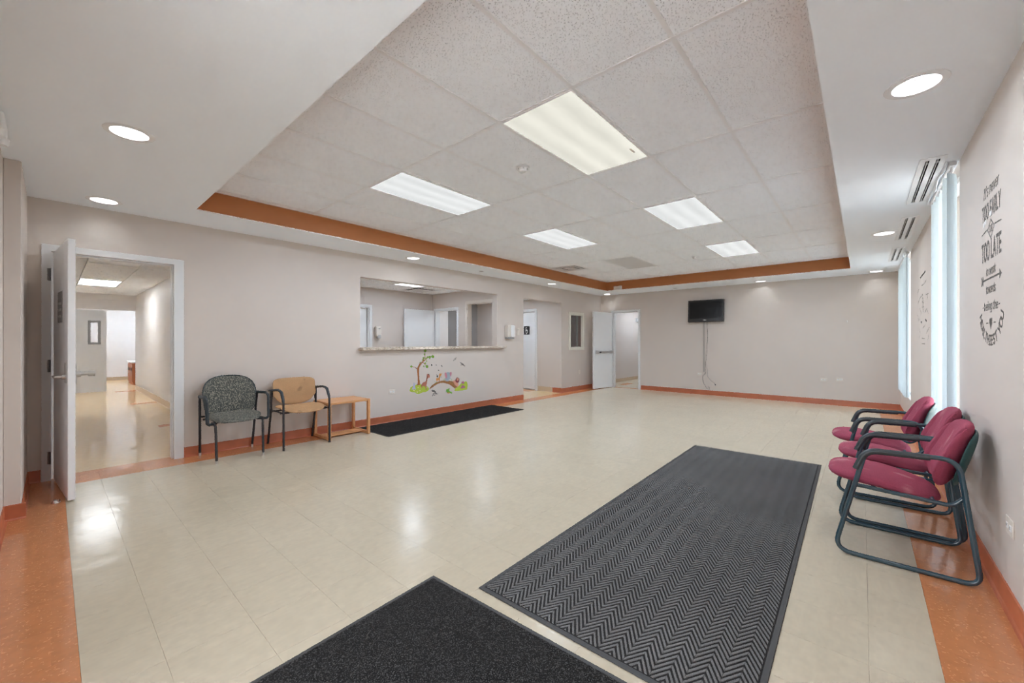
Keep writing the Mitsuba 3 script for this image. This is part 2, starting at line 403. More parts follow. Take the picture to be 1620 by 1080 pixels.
# restroom hall
hk = struct('hall_wall', 'beige wall of the restroom hall')
put(hk, extrude(rect(-9.2, 0, LX - .14, ROOF, [(-7.42, 0, -6.62, 2.13)]), 'y', 8.54, 8.68), 'm_wall')
hk = struct('hall_wall', 'end wall of the restroom hall with its shade painted in grey'); put(hk, bx(-9.0, -8.85, 6.42, 8.54, 0, ROOF), 'm_shade_grey')  # beige wall lying in shade; the shade is painted in as grey
part(hk, 'pilaster', bx(-8.85, -8.70, 6.42, 7.27, 0, 2.44), 'm_wall_white', label='pale pier')
hk = struct('hall_wall'); put(hk, bx(-9.2, -8.29, 6.30, 6.42, 0, ROOF), 'm_wall')
# passage behind door 2
pk = struct('passage_wall', 'beige wall seen through the far door'); put(pk, bx(-6.08, -5.94, BY + .14, 15.2, 0, ROOF), 'm_wall')
part(pk, 'baseboard', bx(-5.94, -5.925, BY + .14, 15.2, 0, .11), 'm_base_tan', label='tan baseboard')
pk = struct('passage_wall'); put(pk, bx(-4.1, -3.96, BY + .14, 15.2, 0, ROOF), 'm_wall')
pk = struct('passage_wall'); put(pk, bx(-6.08, -3.96, 15.06, 15.2, 0, ROOF), 'm_wall')
# dark room behind the small window
dk = struct('dim_room', 'dim brown room behind the small framed window')
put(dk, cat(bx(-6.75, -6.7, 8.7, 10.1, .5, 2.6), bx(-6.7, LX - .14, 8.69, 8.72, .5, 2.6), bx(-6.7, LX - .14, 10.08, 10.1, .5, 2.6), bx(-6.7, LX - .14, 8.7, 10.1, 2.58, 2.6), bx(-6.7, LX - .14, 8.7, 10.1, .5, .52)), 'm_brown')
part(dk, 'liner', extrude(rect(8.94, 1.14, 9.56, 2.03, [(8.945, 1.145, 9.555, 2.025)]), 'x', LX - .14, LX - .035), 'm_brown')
hk = struct('hall_wall'); put(hk, bx(-7.6, -6.5, 8.685, 8.72, 0, 2.5), 'm_shade_grey')  # added panel behind the restroom door, blocks light leaking underneath
rk = struct('reception_wall'); put(rk, bx(-8.34, -8.30, 2.9, 6.3, 0, ROOF), 'm_shade_grey')  # added panel behind the rear reception door, keeps outside light out
ev = struct('eave', 'tan underside of the eaves outside the windows'); put(ev, bx(RX + .18, 2.1, -.9, 15.4, 2.80, ROOF), 'm_eave')
rf = struct('roof'); put(rf, bx(-20.2, RX + .3, -.9, 15.4, ROOF, ROOF + .1), 'm_soffit')
ow = struct('outer_wall'); put(ow, bx(-20.2, -19.2, -.9, 3.3, -.1, ROOF), 'm_soffit')

# baseboards: coved strip with a rounded top edge
def baseboard(name, label, axis, at, sgn, a, b, m='m_base', h=.113):
    prof = Polygon([(0, 0), (.022, 0), (.014, .004), (.0085, .014), (.007, h - .004), (.0045, h), (0, h)])
    k = struct(name, label)
    if axis == 'y':        # runs along y at x = at
        P = affinity.scale(prof, sgn, 1, origin=(0, 0)); P = affinity.translate(P, at, 0)
        put(k, extrude(P, 'y', a, b), m)
    else:
        P = affinity.scale(prof, sgn, 1, origin=(0, 0)); P = affinity.translate(P, at, 0)
        put(k, extrude(P, 'x', a, b), m)
    return k
baseboard('baseboard_left', 'rust coloured vinyl baseboard below the reception window', 'y', LX, 1, .985, 7.02)
baseboard('baseboard_left', 'short rust baseboard beside the hall opening', 'y', LX, 1, 8.54, BY)
baseboard('baseboard_left', 'dark rust baseboard in the corner behind the open door', 'y', LX, 1, -.145, -.065)
baseboard('baseboard_back', 'rust coloured vinyl baseboard below the television', 'x', BY, -1, -4.56, RX)
baseboard('baseboard_back', 'short rust baseboard in the far corner', 'x', BY, -1, LX, -5.46)
baseboard('baseboard_right', 'rust coloured vinyl baseboard behind the red chairs', 'y', RX, -1, NY, BY)
baseboard('baseboard_near', 'rust baseboard round the pilaster', 'x', -.145, 1, LX, -4.70)
bb = baseboard('baseboard_near', 'rust baseboard on the end of the pilaster', 'y', -4.70, 1, NY, -.123)
baseboard('baseboard_near', None, 'x', NY, 1, -4.69, RX)
baseboard('hall_baseboard', 'tan baseboard in the restroom hall', 'x', 8.54, -1, -6.52, -6.05, 'm_base_tan', .125)
baseboard('hall_baseboard', 'orange end of the baseboard at the hall corner', 'x', 8.54, -1, -6.05, LX + .007, 'm_base', .125)
baseboard('corridor_baseboard', 'tan baseboard along the corridor', 'x', 1.52, -1, -14.9, LX - .14, 'm_base_tan', .125)

# ------------------------------------------------------------------ ceiling
ce = struct('ceiling', 'white tile ceiling in a raised tray')
put(ce, bx(TX0 - .02, TX1 + .02, TY0 - .02, TY1 + .02, TZ + .035, TZ + .06), 'm_tbar')
GX = [-1.955 + .6096 * i for i in range(-5, 3)]
GY = [2.104 + 1.2192 * j for j in range(-1, 7)]
xs = [TX0] + [x for x in GX if TX0 + .06 < x < TX1 - .02] + [TX1]
ys = [TY0] + [y for y in GY if TY0 + .06 < y < TY1 - .02] + [TY1]
LIT = {(-1.955, 2.104): 'warm', (-3.784, 2.104): 'cool', (-1.955, 4.542): 'cool', (-3.784, 4.542): 'cool', (-1.955, 6.981): 'cool', (-3.784, 6.981): 'off'}
VENT = (-5.003, 6.981)
def near(a, b): return abs(a[0] - b[0]) < .05 and abs(a[1] - b[1]) < .05
for a, (x0, x1) in enumerate(zip(xs, xs[1:])):
    for b, (y0, y1) in enumerate(zip(ys, ys[1:])):
        if any(near((x0, y0), k) for k in LIT): continue
        if near((x0, y0), VENT):
            ym = y0 + .6096
            part(ce, 'panel', cbox(x0 + .006, x1 - .006, ym + .006, y1 - .006, TZ + .003, TZ + .018, .004), 'm_panel')
            continue
        lift = float(rng.uniform(.0015, .0045))
        part(ce, 'panel', cbox(x0 + .007, x1 - .007, y0 + .007, y1 - .007, TZ + lift, TZ + lift + .016, .004), 'm_panel')
for x in xs[1:-1]: part(ce, 'grid_bar', bx(x - .012, x + .012, TY0, TY1, TZ - .0005, TZ + .03), 'm_tbar')
for y in ys[1:-1]: part(ce, 'cross_bar', bx(TX0, TX1, y - .012, y + .012, TZ - .0012, TZ + .028), 'm_tbar')
for (x0, x1, y0, y1) in ((TX0, TX0 + .02, TY0, TY1), (TX1 - .02, TX1, TY0, TY1), (TX0, TX1, TY0, TY0 + .02), (TX0, TX1, TY1 - .02, TY1)):
    part(ce, 'edge_angle', bx(x0, x1, y0, y1, TZ - .001, TZ + .002), 'm_tbar')
DOWN = [(-5.42, .33), (-3.54, .33), (-1.66, .33), (.21, .33), (-5.42, 3.81), (-5.42, 7.62), (-5.42, 10.30), (-1.70, 10.34), (.20, 10.30), (.20, 6.76), (.21, 2.96)]
SLOT = [(4.20, 5.46), (6.04, 7.31), (7.93, 9.18)]
ring = rect(LX, NY, RX, BY, [(TX0, TY0, TX1, TY1)])
for x, y in DOWN: ring = ring.difference(Point(x, y).buffer(.096, 16))
for y0, y1 in SLOT: ring = ring.difference(sbox(.335, y0 + .02, .445, y1 - .02))
part(ce, 'soffit', extrude(ring, 'z', S, S + .013), 'm_soffit', label='smooth white plaster soffit round the tray')
part(ce, 'soffit_back', cat(bx(LX, TX0, NY, BY, S + .3, S + .31), bx(TX1, RX, NY, BY, S + .3, S + .31)), 'm_soffit')
for n_, (x0, x1, y0, y1, lab) in enumerate(((TX0 - .012, TX0, TY0 - .012, TY1 + .012, 'rust painted tray edge above the reception wall'), (TX1, TX1 + .012, TY0 - .012, TY1 + .012, None), (TX0, TX1, TY0 - .012, TY0, None), (TX0, TX1, TY1, TY1 + .012, 'rust painted tray edge above the television wall'))):
    k = struct(f'trim_{n_ + 1}', lab); put(k, bx(x0, x1, y0, y1, S + .001, TZ + .04), 'm_fascia')

def ceiling2(name, label, x0, x1, y0, y1, z, px, py, ox, oy, skip=()):
    k = struct(name, label); put(k, bx(x0, x1, y0, y1, z + .02, z + .04), 'm_tbar')
    i0, i1 = math.floor((x0 - ox) / px), math.ceil((x1 - ox) / px); j0, j1 = math.floor((y0 - oy) / py), math.ceil((y1 - oy) / py)
    for i in range(i0, i1):
        for j in range(j0, j1):
            a, b, c, d = max(ox + i * px, x0), min(ox + (i + 1) * px, x1), max(oy + j * py, y0), min(oy + (j + 1) * py, y1)
            if b - a < .03 or d - c < .03 or (i, j) in skip: continue
            part(k, 'panel', cbox(a + .005, b - .005, c + .005, d - .005, z - .002, z + .012, .005), 'm_panel')
    return k
ceiling2('corridor_ceiling', 'white tile ceiling of the corridor', -14.9, LX - .14, -.6, 1.52, 2.55, 1.2192, .6096, -12.79, .365, {(0, 0), (3, 0)})
k = struct('corridor_ceiling'); put(k, bx(-19.06, -15.04, -.6, 3.06, 2.7, 2.75), 'm_soffit')
ceiling2('reception_ceiling', 'white tile ceiling of the reception room', -8.15, LX - .14, 2.9, 6.30, 2.485, .6096, .6096, -7.31, 4.62, {(0, 0), (-1, 1)})
k = struct('hall_ceiling'); put(k, bx(-8.85, LX - .14, 6.42, 8.54, 2.44, 2.46), 'm_soffit')
k = struct('passage_ceiling'); put(k, bx(-5.94, -4.1, BY + .14, 15.06, 2.5, 2.52), 'm_soffit')

# ------------------------------------------------------------------ lights
nspot = 0
def lamp_points(pts, inten, color):
    global nspot
    for (x, y, z) in pts:
        nspot += 1
        scene[f'lamp_{nspot:03d}'] = {'type': 'spot', 'intensity': {'type': 'rgb', 'value': [inten * c for c in color]}, 'cutoff_angle': 89.5, 'beam_width': 70.0,
                                      'to_world': T().look_at(origin=[x, y, z], target=[x, y, z - 1], up=[0, 1, 0])}
_lens = {}
def lens_emit(x0, y0, long_axis, tint):
    def fn(p, n, uv):
        t = (p.x - x0) if long_axis == 'y' else (p.y - y0)          # across the tubes
        l = (p.y - y0) if long_axis == 'y' else (p.x - x0)
        tubes = 0.5 + 0.5 * dr.cos(2 * math.pi * t / .19)
        wob = fbm(t * 9, l * 2.2, 3.7, 3)
        fine = noise(t * 260, l * 6)
        v = 0.86 + 0.13 * tubes + 0.26 * (wob - 0.5) + 0.03 * (fine - 0.5)
        return mi.Color3f(*tint) * v * LENS_L
    return proc(fn)
def troffer(x0, x1, y0, y1, z, label, tint, inten=TROFFER_I, lit=True, group=None, name='ceiling_light', simple=False, lens=1.0):
    k = thing(name, label, 'ceiling light', group)
    f = .017
    P = rect(x0 + .004, y0 + .004, x1 - .004, y1 - .004, [(x0 + f, y0 + f, x1 - f, y1 - f)])
    part(k, 'frame', extrude(P, 'z', z - .004, z + .03), 'm_white')
    off_lens = bx(x0 + f, x1 - f, y0 + f, y1 - f, z + .004, z + .008)
    if lit:
        q = trimesh.Trimesh([(x0 + f, y0 + f, z + .003), (x1 - f, y0 + f, z + .003), (x1 - f, y1 - f, z + .003), (x0 + f, y1 - f, z + .003)], [(0, 2, 1), (0, 3, 2)], process=False)
        ax = 'y' if (y1 - y0) > (x1 - x0) else 'x'
        e = {'type': 'area', 'radiance': {'type': 'rgb', 'value': [LENS_L * lens * c for c in tint]} if simple else lens_emit(x0, y0, ax, tint)}
        part(k, 'lens', q, 'm_lens', emitter=e, uv=np.array([(0, 0), (1, 0), (1, 1), (0, 1)], float))
        xm, ym = (x0 + x1) / 2, (y0 + y1) / 2
        w, d = (x1 - x0), (y1 - y0)
        cols = (.75, .25)
        pts = [(x0 + w * a, y0 + d * b, z - .02) for a in ((.3, .7) if ax == 'y' else (.18, .5, .82)) for b in ((.18, .5, .82) if ax == 'y' else (.3, .7))]
        if inten: lamp_points(pts, inten, LAMP_TINT)
    else:
        part(k, 'lens', off_lens, 'm_lens_off' if z > 2.8 else 'm_lens_white', label='unlit grey lens' if z > 2.8 else 'unlit white lens')
    return k
LAMP_TINT = (0.87, 1.0, 1.16)
mat('m_lens', (0.02, 0.02, 0.02), 0.4, 0.3)
mat('m_lens_white', (0.93, 0.95, 0.97), 0.3, 0.5)
mat('m_lens_off', (0.66, 0.66, 0.66), 0.35, 0.4)
LAMP_TINT = (0.87, 1.0, 1.16)
WARM, COOL = (1.0, 0.985, 0.875), (0.97, 1.0, 1.0)
names = {0: 'large yellowish ceiling light nearest the camera, with a small dash on its lens', 1: 'lit ceiling light at the left, above the two waiting chairs', 2: 'lit ceiling light right of centre, third of the right row nearest first',
         3: 'lit ceiling light above the reception window end of the tray', 4: 'lit ceiling light farthest in the right row, near the television wall', 5: 'unlit grey ceiling light near the far left corner of the tray'}
names[2] = 'lit ceiling light right of centre, between the yellowish one and the farthest one'
for n_, ((x, y), st) in enumerate(LIT.items()):
    k = troffer(x, x + .6096, y, y + 1.2192, TZ, names[n_], WARM if st == 'warm' else COOL, lit=st != 'off', group='troffers of the tray ceiling')
    if n_ == 0: part(k, 'tape', xf(bx(-.035, .035, -.006, .006, TZ - .004, TZ + .001), trimesh.transformations.rotation_matrix(1.2, (0, 0, 1)) @ np.eye(4)) if False else bx(x + .53, x + .545, y + .98, y + 1.06, TZ - .001, TZ + .001), 'm_ivory', label='small ivory dash on the lens')
troffer(-12.79, -12.79 + 1.2192, .365, .365 + .6096, 2.55, 'bright ceiling light in the corridor behind the near door', (0.94, 1.0, 1.05), 0, simple=True, lens=18.0)
part('corridor_ceiling', 'panel', cbox(-8.44, -7.92, .37, .97, 2.548, 2.562, .005), 'm_panel')
troffer(-9.13, -8.45, .365, .365 + .6096, 2.55, 'unlit ceiling fixture just inside the near door', COOL, lit=False)
troffer(-7.31, -7.31 + .6096, 4.62, 4.62 + .6096, 2.485, 'bright square ceiling light in the reception room', COOL, 0.36, simple=True, lens=2.0)
troffer(-7.6, -6.99, 6.9, 8.1, 2.438, 'added ceiling light out of view in the restroom hall', COOL, 0.45, simple=True)  # unseen lamp added to light the hall
troffer(-5.3, -4.7, 12.4, 13.6, 2.498, 'added unseen ceiling light in the passage behind the far door', (1.0, .97, .92), 0.9, simple=True)  # added out of view so that the passage is lit
troffer(-17.6, -16.4, 1.2, 1.8, 2.698, 'added unseen ceiling light in the room beyond the corridor', COOL, 1.5, simple=True)  # unseen fixture added to brighten the far room

dl_names = ['recessed downlight in the corner above the near door', 'recessed downlight above the near left floor, second from the door', 'recessed downlight over the near wall, third from the door', 'recessed downlight over the near right corner',
            'recessed downlight above the left end of the reception window', 'recessed downlight above the restroom hall opening', 'recessed downlight in the far left corner of the soffit', 'recessed downlight in the soffit right of the television',
            'recessed downlight in the far right corner of the soffit', 'recessed downlight between the two nearest slot vents', 'large recessed downlight nearest the camera at the right']
dl_names[9] = 'recessed downlight beside the middle slot vent by the windows'
for (x, y), nm in zip(DOWN, dl_names):
    k = thing('downlight', nm, 'recessed light', 'recessed downlights in the soffit')
    part(k, 'trim_ring', lathe([(.096, .001), (.094, -.004), (.112, -.006), (.124, -.003), (.126, .0), (.096, .001)], 36, (x, y, S)), 'm_white', smooth=30)
    part(k, 'reflector', lathe([(.095, -.003), (.090, .02), (.076, .055), (.064, .075), (.062, .08), (.068, .082), (.082, .058), (.097, .02), (.0975, -.002), (.095, -.003)], 36, (x, y, S)), 'm_white', smooth=30)
    part(k, 'lamp', disc(x, y, S + .06, .064), 'm_lens', emitter={'type': 'area', 'radiance': {'type': 'rgb', 'value': [DOWN_L, DOWN_L * .97, DOWN_L * .92]}})

# linear slot vents in the soffit
sl_names = ['long white slot vent nearest the camera, above the near window', 'white slot vent in the middle of the row by the windows', 'white slot vent farthest along the window wall']
for (y0, y1), nm in zip(SLOT, sl_names):
    k = thing('slot_vent', nm, 'air vent', 'slot vents by the windows')
    x0, x1 = .318, .462
    sl = [(.352, .374), (.408, .430)]
    part(k, 'frame', extrude(rect(x0, y0, x1, y1, [(a, y0 + .05, b, y1 - .03) for a, b in sl]), 'z', S - .005, S + .001), 'm_white')
    for a, b in sl:
        s = part(k, 'slot', cat(bx(a - .003, b + .003, y0 + .04, y1 - .02, S + .03, S + .034), bx(a - .003, a, y0 + .04, y1 - .02, S, S + .03), bx(b, b + .003, y0 + .04, y1 - .02, S, S + .03)), 'm_dark', label='dark air slot')
        part(s, 'blade', bx((a + b) / 2 - .0025, (a + b) / 2 + .0025, y0 + .05, y1 - .03, S - .003, S + .022), 'm_midgrey')
        part(s, 'clip', cat(*[bx(a, b, y, y + .012, S - .004, S + .002) for y in (y0 + .12, (y0 + y1) / 2)]), 'm_midgrey')
# return air vent in the tray
k = thing('ceiling_vent', 'square white air vent with dark slots, far left in the tray ceiling', 'air vent')
vx, vy = VENT
part(k, 'frame', extrude(rect(vx + .01, vy + .012, vx + .60, vy + .60, [(vx + .06, vy + .06, vx + .55, vy + .55)]), 'z', TZ - .004, TZ + .004), 'm_white')
part(k, 'throat', bx(vx + .05, vx + .56, vy + .05, vy + .56, TZ + .012, TZ + .016), 'm_dark', label='dark opening')
for g in (0, 1): part(k, 'louvre', extrude(rect(vx + .10 + .09 * g, vy + .10 + .09 * g, vx + .51 - .09 * g, vy + .51 - .09 * g, [(vx + .145 + .09 * g, vy + .145 + .09 * g, vx + .465 - .09 * g, vy + .465 - .09 * g)] if g == 0 else ()), 'z', TZ - .006, TZ), 'm_white')
k = thing('ceiling_vent', 'white air vent with a dark edge in the reception room ceiling', 'air vent')
vx, vy, vz = -7.92, 5.23, 2.485
part(k, 'frame', extrude(rect(vx, vy, vx + .60, vy + .60, [(vx + .04, vy + .04, vx + .56, vy + .56)]), 'z', vz - .004, vz + .004), 'm_white')
part(k, 'throat', bx(vx + .03, vx + .57, vy + .03, vy + .57, vz + .008, vz + .012), 'm_dark', label='dark opening')
part(k, 'louvre', bx(vx + .085, vx + .515, vy + .085, vy + .515, vz - .012, vz - .008), 'm_white')

# detectors and sprinkler caps
def detector(x, y, z, label, cat_='smoke detector', r=.062):
    k = thing('smoke_detector', label, cat_, 'detectors on the tray ceiling')
    part(k, 'base', lathe([(0, 0), (r, 0), (r, -.010), (r * .95, -.014), (0, -.014)], 32, (x, y, z)), 'm_white', smooth=35)
    part(k, 'head', lathe([(0, -.014), (r * .72, -.014), (r * .70, -.032), (r * .55, -.044), (0, -.047)], 32, (x, y, z)), 'm_white', smooth=35)
    for a in range(6):
        t = a * math.pi / 3 + .3
        c, s_ = math.cos(t) * r * .69, math.sin(t) * r * .69
        part(k, 'grille', bx(x + c - .004, x + c + .004, y + s_ - .004, y + s_ + .004, z - .031, z - .021), 'm_grey')
detector(-2.29, 2.77, TZ, 'round white smoke detector beside the large yellowish ceiling light')
detector(-2.32, 7.79, TZ, 'small white detector on the tray ceiling near the farthest ceiling lights', r=.05)
for x, y, lab in ((-5.47, 5.38, 'small flat round sprinkler cap in the soffit above the reception window'), (-3.55, 10.31, 'small flat round sprinkler cap in the soffit left of the television')):
    k = thing('sprinkler_cap', lab, 'sprinkler cap', 'sprinkler caps in the soffit')
    put(k, lathe([(0, 0), (.045, 0), (.045, -.003), (.040, -.006), (0, -.006)], 28, (x, y, S)), 'm_midgrey', smooth=35)
k = thing('sensor_box', 'small pale box on the rust tray edge in the far corner', 'sensor')
part(k, 'body', rbox(-4.88, -4.66, TY1 - .035, TY1, 2.645, 2.745, .008), 'm_white', smooth=30)
part(k, 'face', cbox(-4.865, -4.70, TY1 - .039, TY1 - .033, 2.655, 2.735, .003), 'm_ivory')
k = thing('emergency_light', 'white emergency light high on the near wall, cut by the left frame edge', 'emergency light')
part(k, 'body', rbox(-4.02, -3.72, NY, NY + .052, 2.545, 2.635, .012), 'm_white', smooth=30)
for x in (-3.95, -3.79):
    part(k, 'lamp_head', lathe([(0, 0), (.026, .0), (.034, .035), (.031, .042), (0, .038)], 24, (x, NY + .03, 2.505)), 'm_white', smooth=35)
# ------------------------------------------------------------------ doors
def rot_z(mesh, pivot, deg):
    return xf(mesh, trimesh.transformations.rotation_matrix(math.radians(deg), (0, 0, 1), pivot))
# door 1: hinged at the near jamb, open about 85 degrees into the room
d1 = struct('door_1', 'light grey metal door standing open into the room at the left')
W = .05
put(d1 + '__frame', cat(extrude(rect(-.06, 0, .985, 2.225, [(0, 0, .90, 2.165)]), 'x', LX - .002, LX + .012),
                        extrude(rect(-.004, 0, .904, 2.169, [(.014, 0, .886, 2.151)]), 'x', LX - .14, LX - .045),
                        extrude(rect(-.004, 0, .904, 2.169, [(0, 0, .90, 2.165)]), 'x', LX - .05, LX + .002)), 'm_frame', label='grey metal door frame')
DEG = 4.7
pv = (LX, .014, 0)
def leafpt(m): return rot_z(m, pv, DEG)          # built closed to +x, then turned about the hinge
lf = part(d1, 'leaf', leafpt(cbox(LX + .012, LX + .905, .014, .058, .012, 2.15, .002)), 'm_door')
def leafpt2(m): return leafpt(m.apply_translation((0, .014, 0)))
part(lf, 'plaque', leafpt2(cbox(-5.43, -5.17, -.004, .0, 1.475, 1.745, .001)), 'm_grey', label='grey sign plaque')
txt = []
for r_, zz in enumerate((1.63, 1.575, 1.52)):
    for q in range(5):
        txt.append(bx(-5.40 + q * .042, -5.40 + q * .042 + (.033 if (q + r_) % 3 else .022), -.0052, -.004, zz, zz + .022))
part(lf, 'plaque_print', leafpt2(cat(txt)), 'm_midgrey', label='pale print rows on the plaque')
hx = -4.945
part(lf, 'lever', leafpt2(cat(cbox(hx - .026, hx + .026, -.008, 0, .965, 1.135, .004), lathe([(0, 0), (.024, 0), (.022, .02), (.013, .024), (.012, .06), (0, .06)], 20).apply_transform(trimesh.transformations.rotation_matrix(math.pi / 2, (1, 0, 0))).apply_translation((hx, -.006, 1.02)),
     tube(fillet([(hx, -.055, 1.02), (hx - .02, -.062, 1.02), (hx - .115, -.062, 1.018)], .015), .010, 10))), 'm_steel', smooth=35, label='brushed lever handle')
part(lf, 'lever', leafpt2(cat(cbox(hx - .03, hx + .03, .044, .056, .955, 1.125, .008), lathe([(0, 0), (.03, 0), (.028, .03), (.016, .034), (.015, .075), (0, .075)], 20).apply_transform(trimesh.transformations.rotation_matrix(-math.pi / 2, (1, 0, 0))).apply_translation((hx, .05, 1.04)),
     lathe([(0, 0), (.024, 0), (.024, .04), (0, .042)], 20).apply_transform(trimesh.transformations.rotation_matrix(-math.pi / 2, (1, 0, 0))).apply_translation((hx, .125, 1.04)))), 'm_steel', smooth=35, label='keyed lever handle on the far face')
for z in (1.94, 1.08, .215):
    part(d1, 'hinge', cat(lathe([(0, 0), (.008, 0), (.008, .115), (0, .115)], 14, (LX + .016, -.012, z - .0575)), cbox(LX + .004, LX + .016, -.024, -.004, z - .057, z + .057, .001), bx(LX + .01, LX + .05, -.004, -.001, z - .057, z + .057)), 'm_hinge', smooth=35, label='dark steel hinge')
part(d1, 'strike', cbox(LX - .02, LX + .0, .896, .902, 1.0, 1.1, .002), 'm_steel', label='steel strike plate')
k = thing('door_stop', 'small silver dome door stop on the orange floor under the open door', 'door stop')
part(k, 'base', lathe([(0, 0), (.026, 0), (.026, .006), (.022, .012), (.016, .022), (0, .026)], 24, (-4.94, .025, 0)), 'm_chrome', smooth=35)
part(k, 'bumper', cbox(-4.947, -4.933, .033, .049, .008, .02, .003), 'm_dark', label='black rubber bumper')
# white door at the end of the corridor
dc = struct('door_2', 'white door with a narrow glass panel at the end of the corridor')
part(dc, 'frame', extrude(rect(-.1, 0, 1.0, 2.14, [(-.05, 0, .96, 2.10)]), 'x', -15.0, -14.895), 'm_white') if False else None
lf = part(dc, 'leaf', extrude(rect(-.05, .01, .95, 2.12, [(.66, 1.28, .80, 1.80)]), 'x', -14.93, -14.885), 'm_white')
part(lf, 'glass_frame', extrude(rect(.615, 1.235, .845, 1.845, [(.665, 1.285, .795, 1.795)]), 'x', -14.94, -14.875), 'm_grey', label='dark grey frame of the glass panel')
part(lf, 'pane', bx(-14.91, -14.906, .66, .80, 1.28, 1.80), 'm_glass')
# far door
d2 = struct('door_3', 'pale grey door standing open at the far end, with a push bar')
put(d2 + '__frame', cat(extrude(rect(-5.455, 0, -4.585, 2.19, [(-5.40, 0, -4.64, 2.14)]), 'y', BY - .012, BY + .002),
                        extrude(rect(-5.404, 0, -4.636, 2.144, [(-5.386, 0, -4.654, 2.126)]), 'y', BY + .05, BY + .138),
                        extrude(rect(-5.404, 0, -4.636, 2.144, [(-5.40, 0, -4.64, 2.14)]), 'y', BY - .002, BY + .052)), 'm_frame', label='grey metal door frame')
A, B = np.array([-5.435, 10.575]), np.array([-5.545, 9.735])
dv = (B - A) / np.linalg.norm(B - A); nv = np.array([-dv[1], dv[0]])
ang = math.degrees(math.atan2(dv[1], dv[0])); L2 = float(np.linalg.norm(B - A))
def leaf2(m):            # local x along the leaf from the hinge, y to the room side
    m = m.copy(); m.apply_transform(trimesh.transformations.rotation_matrix(math.radians(ang), (0, 0, 1))); m.apply_translation((A[0], A[1], 0)); return m
lf = part(d2, 'leaf', leaf2(cbox(0, L2, -.022, .022, .012, 2.13, .002)), 'm_door')
part(lf, 'push_bar', leaf2(cat(cbox(.04, L2 - .16, .045, .085, .985, 1.045, .006), cbox(.02, .10, .022, .075, .975, 1.055, .006))), 'm_steel', label='steel push bar')
part(lf, 'latch_case', leaf2(cat(cbox(L2 - .16, L2 - .05, .022, .08, .965, 1.065, .01), lathe([(0, 0), (.035, 0), (.030, .012), (0, .014)], 20).apply_transform(trimesh.transformations.rotation_matrix(-math.pi / 2, (1, 0, 0))).apply_translation((L2 - .10, .08, 1.015)))), 'm_steel', smooth=30, label='steel latch case of the push bar')
part(lf, 'latch_slot', leaf2(bx(L2 - .245, L2 - .165, .0845, .088, .995, 1.035)), 'm_dark', label='black end of the push bar')
part(lf, 'knob', leaf2(lathe([(0, 0), (.03, 0), (.028, .006), (.012, .01), (.012, .035), (.026, .045), (.026, .062), (0, .066)], 20).apply_transform(trimesh.transformations.rotation_matrix(math.pi / 2, (1, 0, 0))).apply_translation((L2 - .07, -.022, 1.0))), 'm_steel', smooth=35, label='steel knob on the wall side')
part(d2, 'strike', cbox(-4.642, -4.634, BY + .0, BY + .03, .97, 1.06, .002), 'm_dark', label='dark strike plate')
# restroom door in the hall
d4 = struct('door_4', 'pale grey restroom door in the hall')
put(d4 + '__frame', cat(extrude(rect(-7.475, 0, -6.555, 2.185, [(-7.42, 0, -6.62, 2.13)]), 'y', 8.528, 8.542), extrude(rect(-7.424, 0, -6.616, 2.134, [(-7.40, 0, -6.64, 2.11)]), 'y', 8.542, 8.66)), 'm_frame', label='grey metal door frame')
lf = part(d4, 'leaf', cbox(-7.40, -6.64, 8.60, 8.64, .012, 2.108, .002), 'm_door')
sg = part(lf, 'sign', cbox(-7.06, -6.86, 8.594, 8.60, 1.50, 1.73, .002), 'm_dark', label='dark restroom sign')
fig = unary_union([Point(-6.975, 1.69).buffer(.017), affinity.rotate(sbox(-6.99, 1.585, -6.97, 1.675), 8), sbox(-6.985, 1.595, -6.925, 1.612), affinity.rotate(sbox(-6.935, 1.548, -6.92, 1.61), 12), Point(-6.965, 1.585).buffer(.046).difference(Point(-6.965, 1.585).buffer(.034)), sbox(-6.99, 1.515, -6.93, 1.53)])
part(d4, 'sign_symbol', extrude(fig, 'y', 8.5925, 8.5938), 'm_white', label='white wheelchair symbol on the sign')
# reception room doors
d5 = struct('door_5', 'white door open against the rear wall of the reception room')
put(d5 + '__frame', cat(extrude(rect(-8.085, 0, -7.165, 2.12, [(-8.02, 0, -7.22, 2.07)]), 'y', 6.288, 6.302), extrude(rect(-8.024, 0, -7.216, 2.074, [(-8.005, 0, -7.235, 2.055)]), 'y', 6.302, 6.42)), 'm_frame', label='grey door frame')
part(d5, 'leaf', cbox(-8.085, -8.045, 5.42, 6.275, .012, 2.075, .002), 'm_white')
d6 = struct('door_6', 'white door at the left end of the reception room')
put(d6 + '__frame', cat(extrude(rect(3.66, 0, 4.65, 2.115, [(3.72, 0, 4.58, 2.06)]), 'x', -8.152, -8.138), extrude(rect(3.716, 0, 4.584, 2.064, [(3.74, 0, 4.55, 2.04)]), 'x', -8.26, -8.152)), 'm_frame', label='grey door frame')
part(d6, 'leaf', cbox(-8.235, -8.195, 3.74, 4.55, .012, 2.04, .002), 'm_white')
# added glazed entrance, out of view where the mats lead; daylight for the ceiling
d7 = struct('added_door_7', 'added glazed double entrance door, unseen, lets daylight onto the ceiling')
put(d7 + '__frame', extrude(rect(-1.85, 0, -.15, 2.30, [(-1.80, .0, -.20, 2.25)]), 'y', NY - .13, NY - .05), 'm_frame')
for x0 in (-1.80, -1.0):
    lf = part(d7, 'leaf', extrude(rect(x0 + .004, .012, x0 + .796, 2.245, [(x0 + .09, .22, x0 + .71, 2.16)]), 'y', NY - .11, NY - .066), 'm_frame')
    part(lf, 'pane', bx(x0 + .08, x0 + .72, NY - .09, NY - .086, .21, 2.17), 'm_glass')
